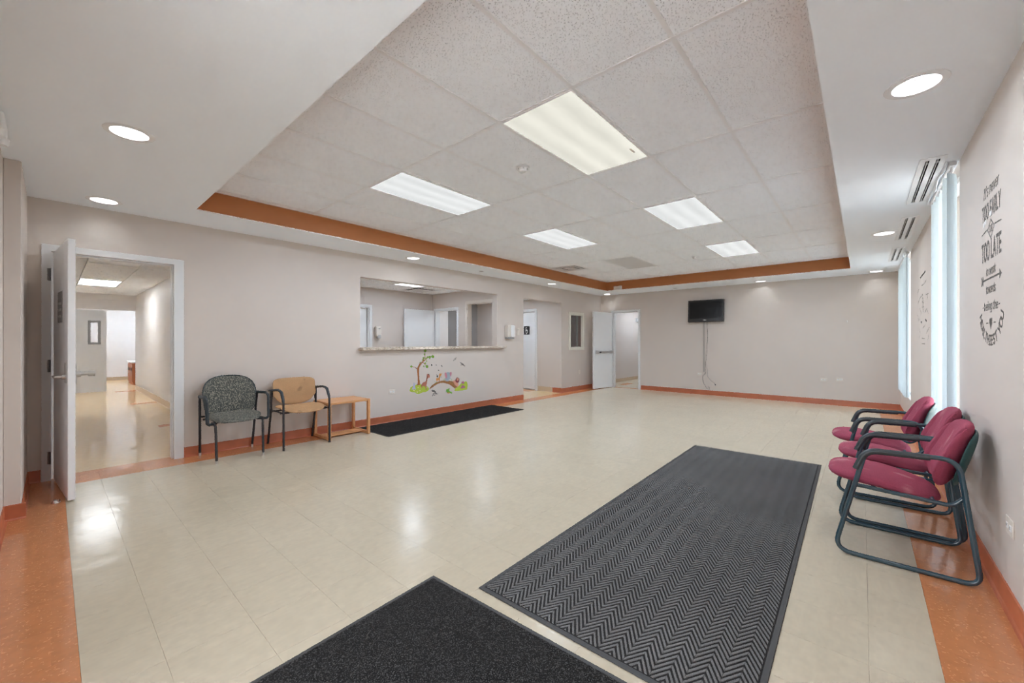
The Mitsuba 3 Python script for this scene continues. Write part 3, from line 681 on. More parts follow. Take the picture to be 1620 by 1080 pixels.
# inner reception window
w3 = struct('window_3', 'inner window of the reception room looking into the hall')
put(w3 + '__frame', cat(extrude(rect(-6.92, .94, -6.0, 2.235, [(-6.86, 1.0, -6.06, 2.18)]), 'y', 6.286, 6.302), extrude(rect(-6.864, .996, -6.056, 2.184, [(-6.845, 1.015, -6.075, 2.165)]), 'y', 6.302, 6.42)), 'm_ivory')

# ------------------------------------------------------------------ reception counter
k = thing('counter_top', 'speckled granite ledge of the reception window', 'counter')
put(k, cat(cbox(LX - .30, LX + .03, 3.104, 6.146, 1.173, 1.218, .006), cbox(LX + .001, LX + .12, 3.07, 6.33, 1.172, 1.218, .006)), 'm_granite')
# ------------------------------------------------------------------ windows of the right wall
win_lab = ['tall window with vertical blinds beside the red chairs', 'tall far window near the television wall']
for n_, (a, b) in enumerate(WIN):
    w = struct(f'window_{n_ + 1}', win_lab[n_])
    put(w + '__frame', extrude(rect(a, .44, b, S, [(a + .045, .485, b - .045, S - .045)]), 'x', RX + .05, RX + .10), 'm_white')
    part(w, 'mullion', bx(RX + .115, RX + .16, a + .045, b - .045, .98, 1.02), 'm_white') if False else None
    part(w, 'pane', bx(RX + .073, RX + .077, a + .04, b - .04, .48, S - .04), 'm_glass')
    part(w, 'sill', cbox(RX - .006, RX + .05, a + .002, b - .002, .43, .447, .004), 'm_white')
    bk = thing('vertical_blind', ['white vertical blind in the near window above the red chairs', 'white vertical blind in the far window'][n_], 'blind', 'vertical blinds')
    part(bk, 'headrail', cbox(RX - .055, RX - .015, a - .02, b + .02, S - .032, S - .001, .004), 'm_white')
    N = int((b - a) / .085)
    for q in range(N):
        y = a + .05 + q * (b - a - .1) / (N - 1)
        if n_ == 0 and 4.62 < y < 4.86: continue
        part(bk, 'hanger', cbox(RX - .042, RX - .028, y - .02, y + .02, S - .075, S - .032, .006), 'm_white')
        # vanes hang in a slight curve, turned partly open
        th = math.radians(([40, 62, 35, 55, 68, 45][q % 6] if y < 4.8 else [24, 40, 16, 30, 46, 20][q % 6]) + 6 * math.sin(q * 1.7))
        pts = []
        for c in np.linspace(-1, 1, 7):
            off = .044 * c; bow = .006 * (1 - c * c)
            pts.append((RX - .035 + off * math.sin(th) + bow * math.cos(th), y + off * math.cos(th) - bow * math.sin(th)))
        V, F = [], []
        zt, zb = S - .075, .47
        for (x_, y_) in pts: V += [(x_, y_, zb), (x_, y_, zt)]
        for i in range(6): F += [(2 * i, 2 * i + 2, 2 * i + 3), (2 * i, 2 * i + 3, 2 * i + 1)]
        part(bk, 'vane', trimesh.Trimesh(np.array(V), np.array(F), process=False), 'm_vane', smooth=True)
# loose wavy trim between the slot vents and the windows
for n_, (a, b) in enumerate(((4.36, 5.62), (8.22, 8.95))):
    yy = np.linspace(a, b, 40); V, F = [], []
    for y in yy:
        t = (y - a) / (b - a); amp = .022 * math.sin(math.pi * t) ** .6
        x = .474 + .006 * math.sin(t * 14)
        for (dx, dz) in ((-.012, .0), (-.010, -.006 - amp * (1 + .5 * math.sin(t * 17))), (.0, -.010 - amp * (1 + .5 * math.sin(t * 17))), (.006, -.004), (.006, .0)): V.append((x + dx, y, S + dz))
    for i in range(39):
        for j in range(4): F += [(i * 5 + j, (i + 1) * 5 + j, (i + 1) * 5 + j + 1), (i * 5 + j, (i + 1) * 5 + j + 1, i * 5 + j + 1)]
    k = thing('drooping_trim', ['loose wavy white trim strip above the near window', 'loose wavy white trim strip above the far window'][n_], 'trim strip', 'drooping trim strips')
    put(k, trimesh.Trimesh(np.array(V), np.array(F), process=False), 'm_soffit', smooth=True)
# outdoors
g = struct('ground', 'pale paving outside the windows'); put(g, bx(-40, 60, -40, 60, -.25, -.15), 'm_outside')
# small framed window in the left wall
w4 = struct('window_4', 'small framed dark window left of the far door')
put(w4 + '__frame', cat(extrude(rect(8.885, 1.085, 9.615, 2.085, [(8.95, 1.15, 9.55, 2.02)]), 'x', LX - .004, LX + .022), extrude(rect(8.94, 1.14, 9.56, 2.03, [(8.965, 1.165, 9.535, 2.005)]), 'x', LX - .034, LX - .004)), 'm_windowframe')
part(w4, 'pane', bx(LX - .020, LX - .016, 8.96, 9.54, 1.16, 2.01), 'm_glass')
k = thing('curtain', 'pale green curtain behind the small framed window', 'curtain')
yy = np.linspace(9.88, 10.07, 60)
cv = np.array([(LX - .40 + .02 * math.sin(y * 55), y) for y in yy])
V = [(x, y, z) for x, y in cv for z in (.7, 2.4)]; F = [f for i in range(59) for f in ((2 * i, 2 * i + 2, 2 * i + 3), (2 * i, 2 * i + 3, 2 * i + 1))]
put(k, trimesh.Trimesh(np.array(V), np.array(F), process=False), 'm_curtain', smooth=True)

# ------------------------------------------------------------------ wall fixtures
def outlet(label, axis, at, sgn, a, z, w=.115, h=.075, gangs=2, m='m_ivory', cat_='outlet', name='wall_outlet'):
    """plate on a wall: axis x -> wall plane x = at, a along y"""
    k = thing(name, label, cat_, 'wall outlets' if gangs else None)
    def B(a0, a1, d0, d1, z0, z1, c=.002):
        d0, d1 = at + sgn * d0, at + sgn * d1
        return cbox(d0, d1, a0, a1, z0, z1, c) if axis == 'x' else cbox(a0, a1, d0, d1, z0, z1, c)
    part(k, 'plate', B(a - w / 2, a + w / 2, 0, .006, z - h / 2, z + h / 2), m)
    if gangs:
        for g in range(gangs):
            c = a + (g - (gangs - 1) / 2) * w / gangs * .9
            s = part(k, 'socket', B(c - .017, c + .017, .004, .0085, z - .014, z + .014, .003), 'm_white')
            part(s, 'slot', cat(B(c - .008, c - .005, .008, .009, z - .006, z + .006, .0002), B(c + .005, c + .008, .008, .009, z - .006, z + .006, .0002)), 'm_dark', label='dark slots')
    return k
outlet('ivory wall outlet below the reception window, left of the animal stickers', 'x', LX, 1, 3.65, .495)
outlet('blank ivory wall plate below the small framed window', 'x', LX, 1, 9.40, .485, .09, .12, 0)
outlet('ivory wall outlet under the television where the cables end', 'y', BY, -1, -3.05, .505)
outlet('left ivory wall outlet low on the far wall, right of the television', 'y', BY, -1, -.61, .515)
outlet('right ivory wall outlet low on the far wall, near the window corner', 'y', BY, -1, -.35, .535)
outlet('ivory wall outlet beside the nearest red chair', 'x', RX, -1, 3.045, .415, .125, .085)
k = thing('towel_dispenser', 'white paper towel dispenser right of the reception window', 'dispenser')
part(k, 'body', rbox(LX, LX + .10, 6.385, 6.585, 1.40, 1.665, .012), 'm_ivory', smooth=30)
part(k, 'cover', rbox(LX + .03, LX + .125, 6.48, 6.592, 1.405, 1.66, .015), 'm_white', smooth=30)
part(k, 'tray', rbox(LX, LX + .105, 6.39, 6.585, 1.365, 1.402, .008), 'm_grey', smooth=30, label='grey bottom tray')
k = thing('thermostat', 'tiny ivory thermostat between the towel dispenser and the hall opening', 'thermostat')
part(k, 'body', rbox(LX, LX + .025, 6.78, 6.86, 1.45, 1.61, .01), 'm_ivory', smooth=30)
part(k, 'dial', lathe([(0, 0), (.012, 0), (.012, .006), (0, .007)], 16).apply_transform(trimesh.transformations.rotation_matrix(math.pi / 2, (0, 1, 0))).apply_translation((LX + .024, 6.80, 1.57)), 'm_grey', label='grey dial')
k = thing('soap_dispenser', 'ivory soap dispenser on the rear wall of the reception room', 'dispenser')
part(k, 'body', rbox(-8.15, -8.05, 4.70, 4.83, 1.42, 1.645, .02), 'm_ivory', smooth=30)
part(k, 'nozzle', rbox(-8.12, -8.035, 4.73, 4.81, 1.375, 1.46, .02), 'm_midgrey', smooth=30, label='grey nozzle')
part(k, 'badge', bx(-8.051, -8.048, 4.75, 4.80, 1.585, 1.60), 'm_grey', label='small dark badge')
k = thing('alarm_strobe', 'small alarm strobe high on the passage wall behind the far door', 'alarm')
part(k, 'body', rbox(-5.94, -5.885, 13.33, 13.46, 1.98, 2.12, .01), 'm_midgrey', smooth=30)
part(k, 'strobe', rbox(-5.90, -5.855, 13.36, 13.43, 2.01, 2.09, .012), 'm_white', smooth=30)
k = thing('wall_hook', 'tiny white hook on the far wall above the right outlets', 'hook')
put(k, tube(fillet([(-.232, BY, 1.735), (-.232, BY - .025, 1.735), (-.232, BY - .03, 1.715), (-.232, BY - .012, 1.705)], .008), .006, 8), 'm_white', smooth=True)
# television
k = thing('television', 'black flat screen television high on the far wall', 'television')
tvx0, tvx1, tz0, tz1, ty = -3.285, -2.475, 1.785, 2.325, BY - .13
tilt = trimesh.transformations.rotation_matrix(math.radians(-4), (1, 0, 0), (0, ty, tz0))
def TV(m): return xf(m, tilt)
part(k, 'case', TV(rbox(tvx0, tvx1, ty - .03, ty + .045, tz0, tz1, .012)), 'm_bezel', smooth=30)
part(k, 'screen', TV(bx(tvx0 + .045, tvx1 - .045, ty - .0325, ty - .029, tz0 + .085, tz1 - .04)), 'm_screen')
part(k, 'bezel', TV(extrude(rect(tvx0 + .005, tz0 + .005, tvx1 - .005, tz1 - .005, [(tvx0 + .04, tz0 + .08, tvx1 - .04, tz1 - .035)]), 'y', ty - .036, ty - .028)), 'm_bezel', label='glossy black bezel')
part(k, 'badge', TV(bx(-2.925, -2.855, ty - .038, ty - .035, tz0 + .035, tz0 + .053)), 'm_midgrey', label='small pale badge below the screen')
part(k, 'bracket', cat(cbox(-3.05, -2.71, BY - .03, BY, 1.93, 2.18, .004), cbox(-2.98, -2.78, BY - .10, BY - .025, 1.98, 2.12, .004)), 'm_grey', label='wall bracket')
k = thing('cable_cover', 'flat beige cable cover running down the wall under the television', 'cable cover')
put(k, cbox(-2.968, -2.930, BY - .020, BY, .56, 1.80, .004), 'm_cover')
k = thing('power_cable', 'thin dark cable hanging beside the cable cover', 'cable')
put(k, tube(fillet([(-2.87, BY - .03, 1.80), (-2.865, BY - .012, 1.4), (-2.885, BY - .010, 1.0), (-2.91, BY - .012, .72), (-2.90, BY - .012, .66), (-2.905, BY - .022, .53), (-2.985, BY - .022, .44), (-2.96, BY - .02, .30), (-2.88, BY - .02, .16), (-2.81, BY - .02, .135), (-2.82, BY - .02, .18), (-2.86, BY - .02, .22)], .05, 5), .0034, 8), 'm_cable', smooth=True)
k = thing('aerial_cable', 'thin loose wire curling to the right below the cable cover', 'cable')
put(k, tube(fillet([(-2.875, BY - .005, .74), (-2.865, BY - .006, .55), (-2.86, BY - .008, .45), (-2.80, BY - .012, .36), (-2.72, BY - .012, .31), (-2.69, BY - .012, .27)], .04, 5), .0028, 6), 'm_grey', smooth=True)
part(k, 'plug', cbox(-2.70, -2.68, BY - .02, BY - .004, .25, .275, .004), 'm_dark', label='dark plug')
# cabinet in the far room of the corridor
k = thing('cabinet', 'reddish wood cabinet with a pale top in the room beyond the corridor', 'cabinet')
part(k, 'body', cbox(-17.6, -16.55, 1.62, 2.6, 0, .66, .004), 'm_cherry')
part(k, 'top', cbox(-17.65, -16.5, 1.57, 2.65, .66, .70, .006), 'm_white')
for q in range(3): 
    dr_ = part(k, 'drawer', cbox(-17.56 + .345 * q, -17.25 + .345 * q, 1.60, 1.622, .08, .63, .004), 'm_cherry')
    part(dr_, 'pull', cbox(-17.32 + .345 * q, -17.30 + .345 * q, 1.585, 1.60, .42, .52, .003), 'm_dark', label='dark pull')
# ------------------------------------------------------------------ red sled-base chairs
def superpad(cx, cy, cz, a, b, h, p=2.6, top=None):
    pass
def red_chair(y0, dx, label):
    k = thing('red_chair', label, 'chair', 'red waiting chairs by the windows')
    w = .585
    def frame(y, yi):
        loop = fillet([(-.135, y, .0135), (.475, y, .0135), (.392, y, .668), (.015, y, .655)], [.075, .06, .085, .085], 7, closed=True)
        loop[:, 0] += dx
        return loop
    for s, y in ((1, y0 + .014), (-1, y0 + w - .014)):
        part(k, 'side_frame', tube(frame(y, 0), .0128, 12, closed=True), 'm_tube', smooth=True)
        yi = y + s * .030
        rail = fillet([(-.030 + dx, y + s * .006, .435), (.0 + dx, yi, .428), (.375 + dx, yi, .405), (.425 + dx, yi, .47), (.405 + dx, yi, .56)], [0, .03, .06, .05, 0], 6)
        part(k, 'seat_rail', tube(rail, .0115, 10), 'm_tube', smooth=True)
        arm = fillet([(.285 + dx, y, .6615), (.015 + dx, y, .655), (-.030 + dx, y, .535)], .085, 8)
        part(k, 'arm_sleeve', tube(arm, .0178, 12), 'm_arm', smooth=50, label='dark arm sleeve')
    part(k, 'cross_bar', cat(tube([(.05 + dx, y0 + .04, .424), (.05 + dx, y0 + w - .04, .424)], .011, 10), tube([(.30 + dx, y0 + .04, .409), (.30 + dx, y0 + w - .04, .409)], .011, 10)), 'm_tube', smooth=50)
    yc = y0 + w / 2
    # seat: rounded cushion, nose rolled down, sinking towards the back
    def seat(u, v, s):
        L, Wd = .262, .245
        e = 3.2
        x, y = u * L, v * Wd * (1 - .05 * (u + 1) / 2)
        # squircle plan
        q = (abs(u) ** e + abs(v) ** e) ** (1 / e); m = max(abs(u), abs(v)); k_ = m / q if q > 0 else 1
        x, y = x * k_, y * k_
        r = min(1.0, m)
        t = (1 - r ** 3.6) ** .5
        slope = -.022 * (u * k_) - .035 * max(0, u * k_)
        zc = .452 + slope
        nose = -.012 * max(0, -u - .4) ** 2
        z = zc + nose + (t * (.050 + .006 * math.cos(v * 2.4)) if s > 0 else -t * .042)
        return (x + .088 + dx, yc + y, z)
    part(k, 'seat', pad(seat, 30, 26), 'm_red', smooth=True)
    # back: tall curved cushion, its sides wrapped forward
    def back(u, v, s):
        e = 3.4
        q = (abs(u) ** e + abs(v) ** e) ** (1 / e); m = max(abs(u), abs(v)); k_ = m / q if q > 0 else 1
        yy = u * k_ * .242 * (1 - .10 * max(0, v)); zz = v * k_ * .188
        r = min(1.0, m); t = (1 - r ** 4.5) ** .5
        lean = .30 * zz + .10 * max(0, zz) ** 2
        curve = -.055 * (yy / .24) ** 2                      # sides forward
        lumb = -.018 * math.exp(-((zz + .06) / .09) ** 2)
        d = t * .040 if s > 0 else -t * .034
        groove = .019 * math.exp(-((abs(yy) - .168) / .013) ** 2) if s < 0 else 0
        return (.405 + lean + curve + lumb * (s < 0) + d + groove + dx, yc + yy, .660 + zz)
    part(k, 'backrest', pad(back, 72, 30), 'm_red', smooth=True)
    def shell(u, v, s):
        e = 4
        q = (abs(u) ** e + abs(v) ** e) ** (1 / e); m = max(abs(u), abs(v)); k_ = m / q if q > 0 else 1
        yy = u * k_ * .236; zz = v * k_ * .158
        r = min(1.0, m); t = (1 - r ** 4) ** .5
        lean = .27 * zz; curve = -.045 * (yy / .24) ** 2
        return (.447 + lean + curve + (t * .022 if s > 0 else -t * .012) + dx, yc + yy, .645 + zz)
    part(k, 'back_shell', pad(shell, 26, 20), 'm_shell', smooth=True, label='dark green plastic back shell')
    return k
red_chair(3.215, 0.0, 'red fabric chair nearest the camera, dark tube frame, beside the wall outlet')
red_chair(3.845, .03, 'middle one of the three red fabric chairs along the window wall')
red_chair(4.505, -.040, 'farthest of the three red fabric chairs, standing a little apart below the near window')

# ------------------------------------------------------------------ grey patterned chair
def grey_chair(yc):
    k = thing('armchair', 'grey patterned fabric chair with black frame, nearest the open near door', 'chair')
    for s in (-1, 1):
        leg = fillet([(-5.205, yc + s * .222, .03), (-5.235, yc + s * .225, .405), (-5.30, yc + s * .245, .425)], .03, 6)
        part(k, 'front_leg', tube(leg, .0125, 12), 'm_black_tube', smooth=50)
        rear = fillet([(-5.735, yc + s * .262, .03), (-5.625, yc + s * .285, .690)], .03)
        part(k, 'rear_leg', tube(rear, .0125, 12), 'm_black_tube', smooth=50)
        arm = fillet([(-5.34, yc + s * .20, .412), (-5.265, yc + s * .275, .415), (-5.255, yc + s * .292, .435), (-5.275, yc + s * .298, .680), (-5.36, yc + s * .298, .705), (-5.63, yc + s * .288, .690)], [0, .02, .02, .05, .03, 0], 6)
        part(k, 'armrest', tube(arm, .0155, 12, flat=(1.25, .85)), 'm_arm', smooth=50, label='black plastic arm loop')
        part(k, 'glide', lathe([(0, 0), (.013, 0), (.0135, .03), (.0128, .034), (0, .034)], 18, (-5.205, yc + s * .222, 0)), 'm_steel', smooth=40, label='silver foot glide')
        part(k, 'glide', lathe([(0, 0), (.013, 0), (.0135, .03), (.0128, .034), (0, .034)], 18, (-5.735, yc + s * .262, 0)), 'm_steel', smooth=40, label='silver foot glide')
    part(k, 'seat_frame', cat(tube([(-5.32, yc - .24, .424), (-5.32, yc + .24, .424)], .012, 10), tube([(-5.60, yc - .26, .43), (-5.60, yc + .26, .43)], .012, 10), tube([(-5.68, yc - .275, .45), (-5.68, yc + .275, .45)], .010, 10)), 'm_black_tube', smooth=50)
    def seat(u, v, s):
        e = 3.0
        q = (abs(u) ** e + abs(v) ** e) ** (1 / e); m = max(abs(u), abs(v)); k_ = m / q if q > 0 else 1
        x = u * k_ * .235; y = v * k_ * .258 * (1 - .06 * max(0, -u))
        r = min(1., m); t = (1 - r ** 3) ** .5
        drop = -.035 * max(0, u) ** 2 + .01 * v * v
        bow = .022 * (1 - v * v) * max(0, u)
        return (-5.475 + x + bow, yc + y, .455 + drop * (1 + 0 * s) + (t * .045 if s > 0 else -t * .030))
    part(k, 'seat', pad(seat, 28, 26), 'm_greyfab', smooth=True)
    def back(u, v, s):
        e = 2.7 if v > 0 else 4.2
        q = (abs(u) ** e + abs(v) ** e) ** (1 / e); m = max(abs(u), abs(v)); k_ = m / q if q > 0 else 1
        y = u * k_ * .262 * (1 - .04 * (v < 0) * abs(v)); z = v * k_ * .222
        r = min(1., m); t = (1 - r ** 4) ** .5
        x = -5.645 - .20 * z + .045 * (y / .26) ** 2
        return (x + (t * .024 if s > 0 else -t * .02), yc + y, .683 + z)
    bk = part(k, 'backrest', pad(back, 30, 26), 'm_greyfab', smooth=True)
    part(k, 'back_piping', tube(np.array([(-5.645 - .20 * z + .045 * (y / .26) ** 2, yc + y, .683 + z) for y, z in [((abs(math.cos(t)) ** (2 / (2.7 if math.sin(t) > 0 else 4.2))) * math.copysign(1, math.cos(t)) * .2635 * (1 - .04 * (math.sin(t) < 0)), (abs(math.sin(t)) ** (2 / (2.7 if math.sin(t) > 0 else 4.2))) * math.copysign(1, math.sin(t)) * .2235) for t in np.linspace(0, 2 * math.pi, 72, endpoint=False)]]), .0065, 8, closed=True), 'm_arm', smooth=True, label='dark edge piping')
    return k
grey_chair(1.385)

# ------------------------------------------------------------------ tan chair
def tan_chair(yc):
    k = thing('armchair', 'tan fabric chair with thin black tube frame, next to the low wooden table', 'chair')
    for s in (-1, 1):
        y = yc + s * .275
        fr = fillet([(-5.222, y, 0), (-5.230, y, .585), (-5.30, y, .700), (-5.42, y, .715), (-5.655, y + s * .008, .690)], [0, .10, .06, .10, 0], 8)
        part(k, 'front_leg', tube(fr[:11], .0125, 12), 'm_black_tube', smooth=50)
        part(k, 'armrest', tube(fr[5:], np.linspace(.013, .0165, len(fr) - 5), 12, flat=(1.3, .9)), 'm_arm', smooth=50, label='curved black armrest')
        rl = fillet([(-5.755, y, 0), (-5.640, y, .46), (-5.640, y, .69)], .12, 6)
        part(k, 'rear_leg', tube(rl, .0125, 12), 'm_black_tube', smooth=50)
        part(k, 'back_post', tube(fillet([(-5.642, y, .50), (-5.650, y - s * .012, .60), (-5.668, y - s * .02, .70)], .05), .010, 10), 'm_black_tube', smooth=50)
        part(k, 'seat_rail', tube([(-5.235, y, .445), (-5.645, y, .445)], .010, 10), 'm_black_tube', smooth=50)
    part(k, 'cross_bar', cat(tube([(-5.34, yc - .275, .432), (-5.34, yc + .275, .432)], .010, 10), tube([(-5.60, yc - .275, .432), (-5.60, yc + .275, .432)], .010, 10)), 'm_black_tube', smooth=50)
    def seat(u, v, s):
        e = 3.6
        q = (abs(u) ** e + abs(v) ** e) ** (1 / e); m = max(abs(u), abs(v)); k_ = m / q if q > 0 else 1
        x = u * k_ * .225; y = v * k_ * .262
        r = min(1., m); t = (1 - r ** 3.5) ** .5
        bow = .055 * (1 - v * v) * max(0, u)
        return (-5.445 + x + bow, yc + y, .468 + .018 * v * v - .030 * max(0, u) ** 2 + (t * .026 if s > 0 else -t * .024))
    part(k, 'seat', pad(seat, 28, 26), 'm_tanfab', smooth=True)
    def back(u, v, s):
        e = 6
        q = (abs(u) ** e + abs(v) ** e) ** (1 / e); m = max(abs(u), abs(v)); k_ = m / q if q > 0 else 1
        y = u * k_ * .262 * (1 - .03 * v * (v < 0)); y *= 1 + .02 * min(0, v)
        zt = .832; zb = .490 + .085 * abs(u) ** 2.2
        f_ = (v * k_ + 1) / 2; z = zb + (zt - zb) * f_ + .006 * (1 - u * u) * f_
        r = min(1., m); t = (1 - r ** 5) ** .5
        x = -5.645 - .16 * (z - .66) + .03 * (y / .26) ** 2
        return (x + (t * .017 if s > 0 else -t * .012), yc + y, z)
    part(k, 'backrest', pad(back, 30, 26), 'm_tanfab', smooth=True)
    return k
tan_chair(2.105)

# ------------------------------------------------------------------ low wooden table
k = thing('side_table', 'low light wood side table with open loop ends, right of the tan chair', 'table')
ty0, ty1, tx0, tx1 = 2.395, 2.985, -5.755, -5.275
for y0 in (ty0, ty1 - .035):
    y1 = y0 + .035
    part(k, 'leg', cbox(tx1 - .05, tx1, y0, y1, 0, .50, .006), 'm_wood'); part(k, 'leg', cbox(tx0, tx0 + .05, y0, y1, 0, .50, .006), 'm_wood')
    part(k, 'foot_rail', cbox(tx0 + .05, tx1 - .05, y0 + .002, y1 - .002, .002, .042, .005), 'm_wood')
    part(k, 'top_rail', cbox(tx0 + .05, tx1 - .05, y0 + .002, y1 - .002, .455, .498, .005), 'm_wood')
part(k, 'tabletop', cbox(tx0 + .004, tx1 - .004, ty0 + .035, ty1 - .035, .470, .498, .004), 'm_wood')
part(k, 'stretcher', cbox(-5.62, -5.44, ty0 + .035, ty1 - .035, .016, .036, .004), 'm_wood')

# ------------------------------------------------------------------ mats
k = thing('door_mat', 'black carpet mat with a rubber edge in the foreground', 'mat', 'black carpet mats')
def mat_xf(ox, oy, deg): return lambda m: (m.apply_transform(trimesh.transformations.rotation_matrix(math.radians(deg), (0, 0, 1))), m.apply_translation((ox, oy, 0)), m)[2]
MA = mat_xf(-1.806, 1.404, 2.4)
part(k, 'backing', MA(cbox(0, 1.50, -.92, 0, .0, .006, .004)), 'm_rubber', label='rubber edge')
part(k, 'pile', MA(cbox(.022, 1.478, -.898, -.022, .004, .010, .003)), 'm_carpet', label='black carpet pile')
k = thing('door_mat', 'long narrow black mat on the floor below the reception window', 'mat', 'black carpet mats')
MB = mat_xf(-5.755, 3.03, .3)
part(k, 'backing', MB(cbox(0, .865, 0, 2.94, 0, .006, .004)), 'm_rubber', label='rubber edge')
part(k, 'pile', MB(cbox(.018, .847, .018, 2.922, .004, .010, .003)), 'm_carpet', label='black carpet pile')
k = thing('herringbone_mat', 'large grey and black herringbone mat beside the red chairs', 'mat')
MW, ML = 1.268, 3.845
MC = mat_xf(-1.536, 1.490, .85)
part(k, 'backing', MC(cbox(0, MW, 0, ML, 0, .006, .004)), 'm_rubber', label='rubber edge')
part(k, 'base', MC(cbox(.024, MW - .024, .024, ML - .024, .004, .0075, .002)), 'm_ribbase', label='black ground between the ribs')
NC = 22; cw = (MW - .06) / NC; pit = .0345; rw = .0175
V, F = [], []
clip = sbox(.027, .027, MW - .027, ML - .027)
def rib(q):
    """raised rib with sloping sides over a flat polygon"""
    n = len(q); b = len(V); cx_, cy_ = np.mean(q, axis=0)
    for x_, y_ in q: V.append((x_, y_, .0072))
    for x_, y_ in q: V.append((x_ + (cx_ - x_) * .04, y_ + (.0022 if y_ < cy_ - (x_ - cx_) * 0 else -.0022) * 0 + (cy_ - y_) * .06, .0105))
    for e in range(1, n - 1): F.append((b + n, b + n + e, b + n + e + 1))
    for e in range(n):
        n_ = (e + 1) % n; F.extend([(b + e, b + n_, b + n + n_), (b + e, b + n + n_, b + n + e)])
for c in range(NC):
    xa, xb = .03 + c * cw, .03 + (c + 1) * cw
    rise = cw * 1.65 * (1 if c % 2 == 0 else -1)
    y = -.14
    while y < ML + .14:
        ya, yb = y + (0 if rise > 0 else -rise), y + (rise if rise > 0 else 0)
        q = [(xa, ya), (xb, yb), (xb, yb + rw), (xa, ya + rw)]
        lo, hi = min(p[1] for p in q), max(p[1] for p in q)
        if lo > .027 and hi < ML - .027: rib(q)
        elif hi > .027 and lo < ML - .027:
            g_ = Polygon(q).intersection(clip)
            if g_.geom_type == 'Polygon' and g_.area > 2e-5: rib(list(g_.exterior.coords)[:-1] if g_.exterior.is_ccw else list(g_.exterior.coords)[:-1][::-1])
        y += pit
part(k, 'rib', MC(trimesh.Trimesh(np.array(V, float), np.array(F), process=False)), 'm_rib', kind='stuff', label='grey carpet ribs in a herringbone')

# ------------------------------------------------------------------ lettering on the right wall
wt = thing('wall_lettering', 'dark vinyl lettering with a heart on the wall above the nearest red chair', 'wall decal')
XW = RX - .0008
def on_right(m2d, yc, zc, d=.0008):
    """flat mesh drawn in x (reading direction) and y (up), put on the right wall: reads towards smaller y"""
    m = m2d.copy(); v = m.vertices
    m.vertices = np.c_[RX - .0001 - np.clip(v[:, 2], 0, 1) * d / max(v[:, 2].max(), 1e-9), yc - v[:, 0], zc + v[:, 1]]
    m.fix_normals(); return m
def word(text, zc, yc, cap, width, shear=0.0, bold=False, name='word'):
    m = meshkit.text_mesh(text, 1.0, .02, bold)
    b = m.bounds; m.apply_translation((-(b[0][0] + b[1][0]) / 2, -.5, 0))
    m.vertices[:, 0] += shear * m.vertices[:, 1]
    b = m.bounds; m.vertices[:, 0] *= width / (b[1][0] - b[0][0]); m.vertices[:, 1] *= cap
    return part(wt, name, on_right(m, yc, zc), 'm_ink')
YC = 3.445
word("It's never", 2.172, YC, .064, .36, .25)
word('TOO EARLY', 2.056, YC, .088, .43, 0, True)
word('OR', 1.942, YC, .042, .075, 0)
word('TOO LATE', 1.828, YC, .106, .45, 0, True)
word('to work', 1.710, YC, .050, .22, .25)
word('towards', 1.608, YC, .050, .22, .25)
word('-being the-', 1.512, YC, .050, .40, .12)
def flat(poly): return cat([trimesh.creation.extrude_polygon(g, .02, engine='earcut') for g in getattr(poly, 'geoms', [poly])])
def seg(x0, y0, x1, y1, w):
    d = np.array([x1 - x0, y1 - y0]); d = d / np.linalg.norm(d); n = np.array([-d[1], d[0]]) * w / 2
    return Polygon([(x0 + n[0], y0 + n[1]), (x1 + n[0], y1 + n[1]), (x1 - n[0], y1 - n[1]), (x0 - n[0], y0 - n[1])])
dia = Polygon([(0, .056), (.082, .004), (0, -.056), (-.082, .004)])
dia = unary_union([dia.difference(affinity.scale(dia, .87, .85)), seg(-.225, .0, -.085, .01, .007), seg(.085, .01, .225, .0, .007)])
part(wt, 'diamond', on_right(flat(dia), YC, 1.940), 'm_ink')
arrow = unary_union([seg(-.215, 0, .20, 0, .010), Polygon([(.19, .024), (.232, 0), (.19, -.024)])] + [seg(-.215 + .02 * q, 0, -.235 + .02 * q, sg_ * .026, .006) for q in range(3) for sg_ in (-1, 1)])
part(wt, 'arrow', on_right(flat(arrow), YC, 1.665), 'm_ink')
hp = [(16 * math.sin(t) ** 3 / 16 * .032, (13 * math.cos(t) - 5 * math.cos(2 * t) - 2 * math.cos(3 * t) - math.cos(4 * t)) / 16 * .036) for t in np.linspace(0, 2 * math.pi, 40, endpoint=False)]
part(wt, 'heart', on_right(flat(unary_union([Polygon(hp), seg(-.11, 0, -.065, 0, .007), seg(.065, 0, .11, 0, .007)])), YC, 1.415), 'm_ink')
arc = 'HEALTHIEST YOU'
RR, CZ = .255, 1.500
wid = {}
ms = []
for ch in arc: ms.append(None if ch == ' ' else meshkit.text_mesh(ch, .058, .02, True))
ws = [(.026 if m is None else (m.bounds[1][0] - m.bounds[0][0]) + .010) for m in ms]
tot = sum(ws); span = math.radians(158); a0 = -math.pi / 2 - span / 2; run = 0
for ch, m, w_ in zip(arc, ms, ws):
    a = a0 + span * (run + w_ / 2) / tot; run += w_
    if m is None: continue
    b = m.bounds; m.apply_translation((-(b[0][0] + b[1][0]) / 2, -.028, 0)); m.vertices[:, 0] *= RR * span / tot
    m.apply_transform(trimesh.transformations.rotation_matrix(a + math.pi / 2, (0, 0, 1))); m.apply_translation((RR * math.cos(a), RR * .72 * math.sin(a), 0))
    part(wt, 'letter', on_right(m, YC, CZ), 'm_ink')
part(wt, 'paint_chip', on_right(flat(unary_union([Point(-.16, 0).buffer(.016, 3), Point(-.125, .006).buffer(.014, 3), affinity.scale(Point(0.0, .03).buffer(.02, 3), 1.3, .7)])), YC, 1.995, .0016), 'm_white', label='small white paint chips')
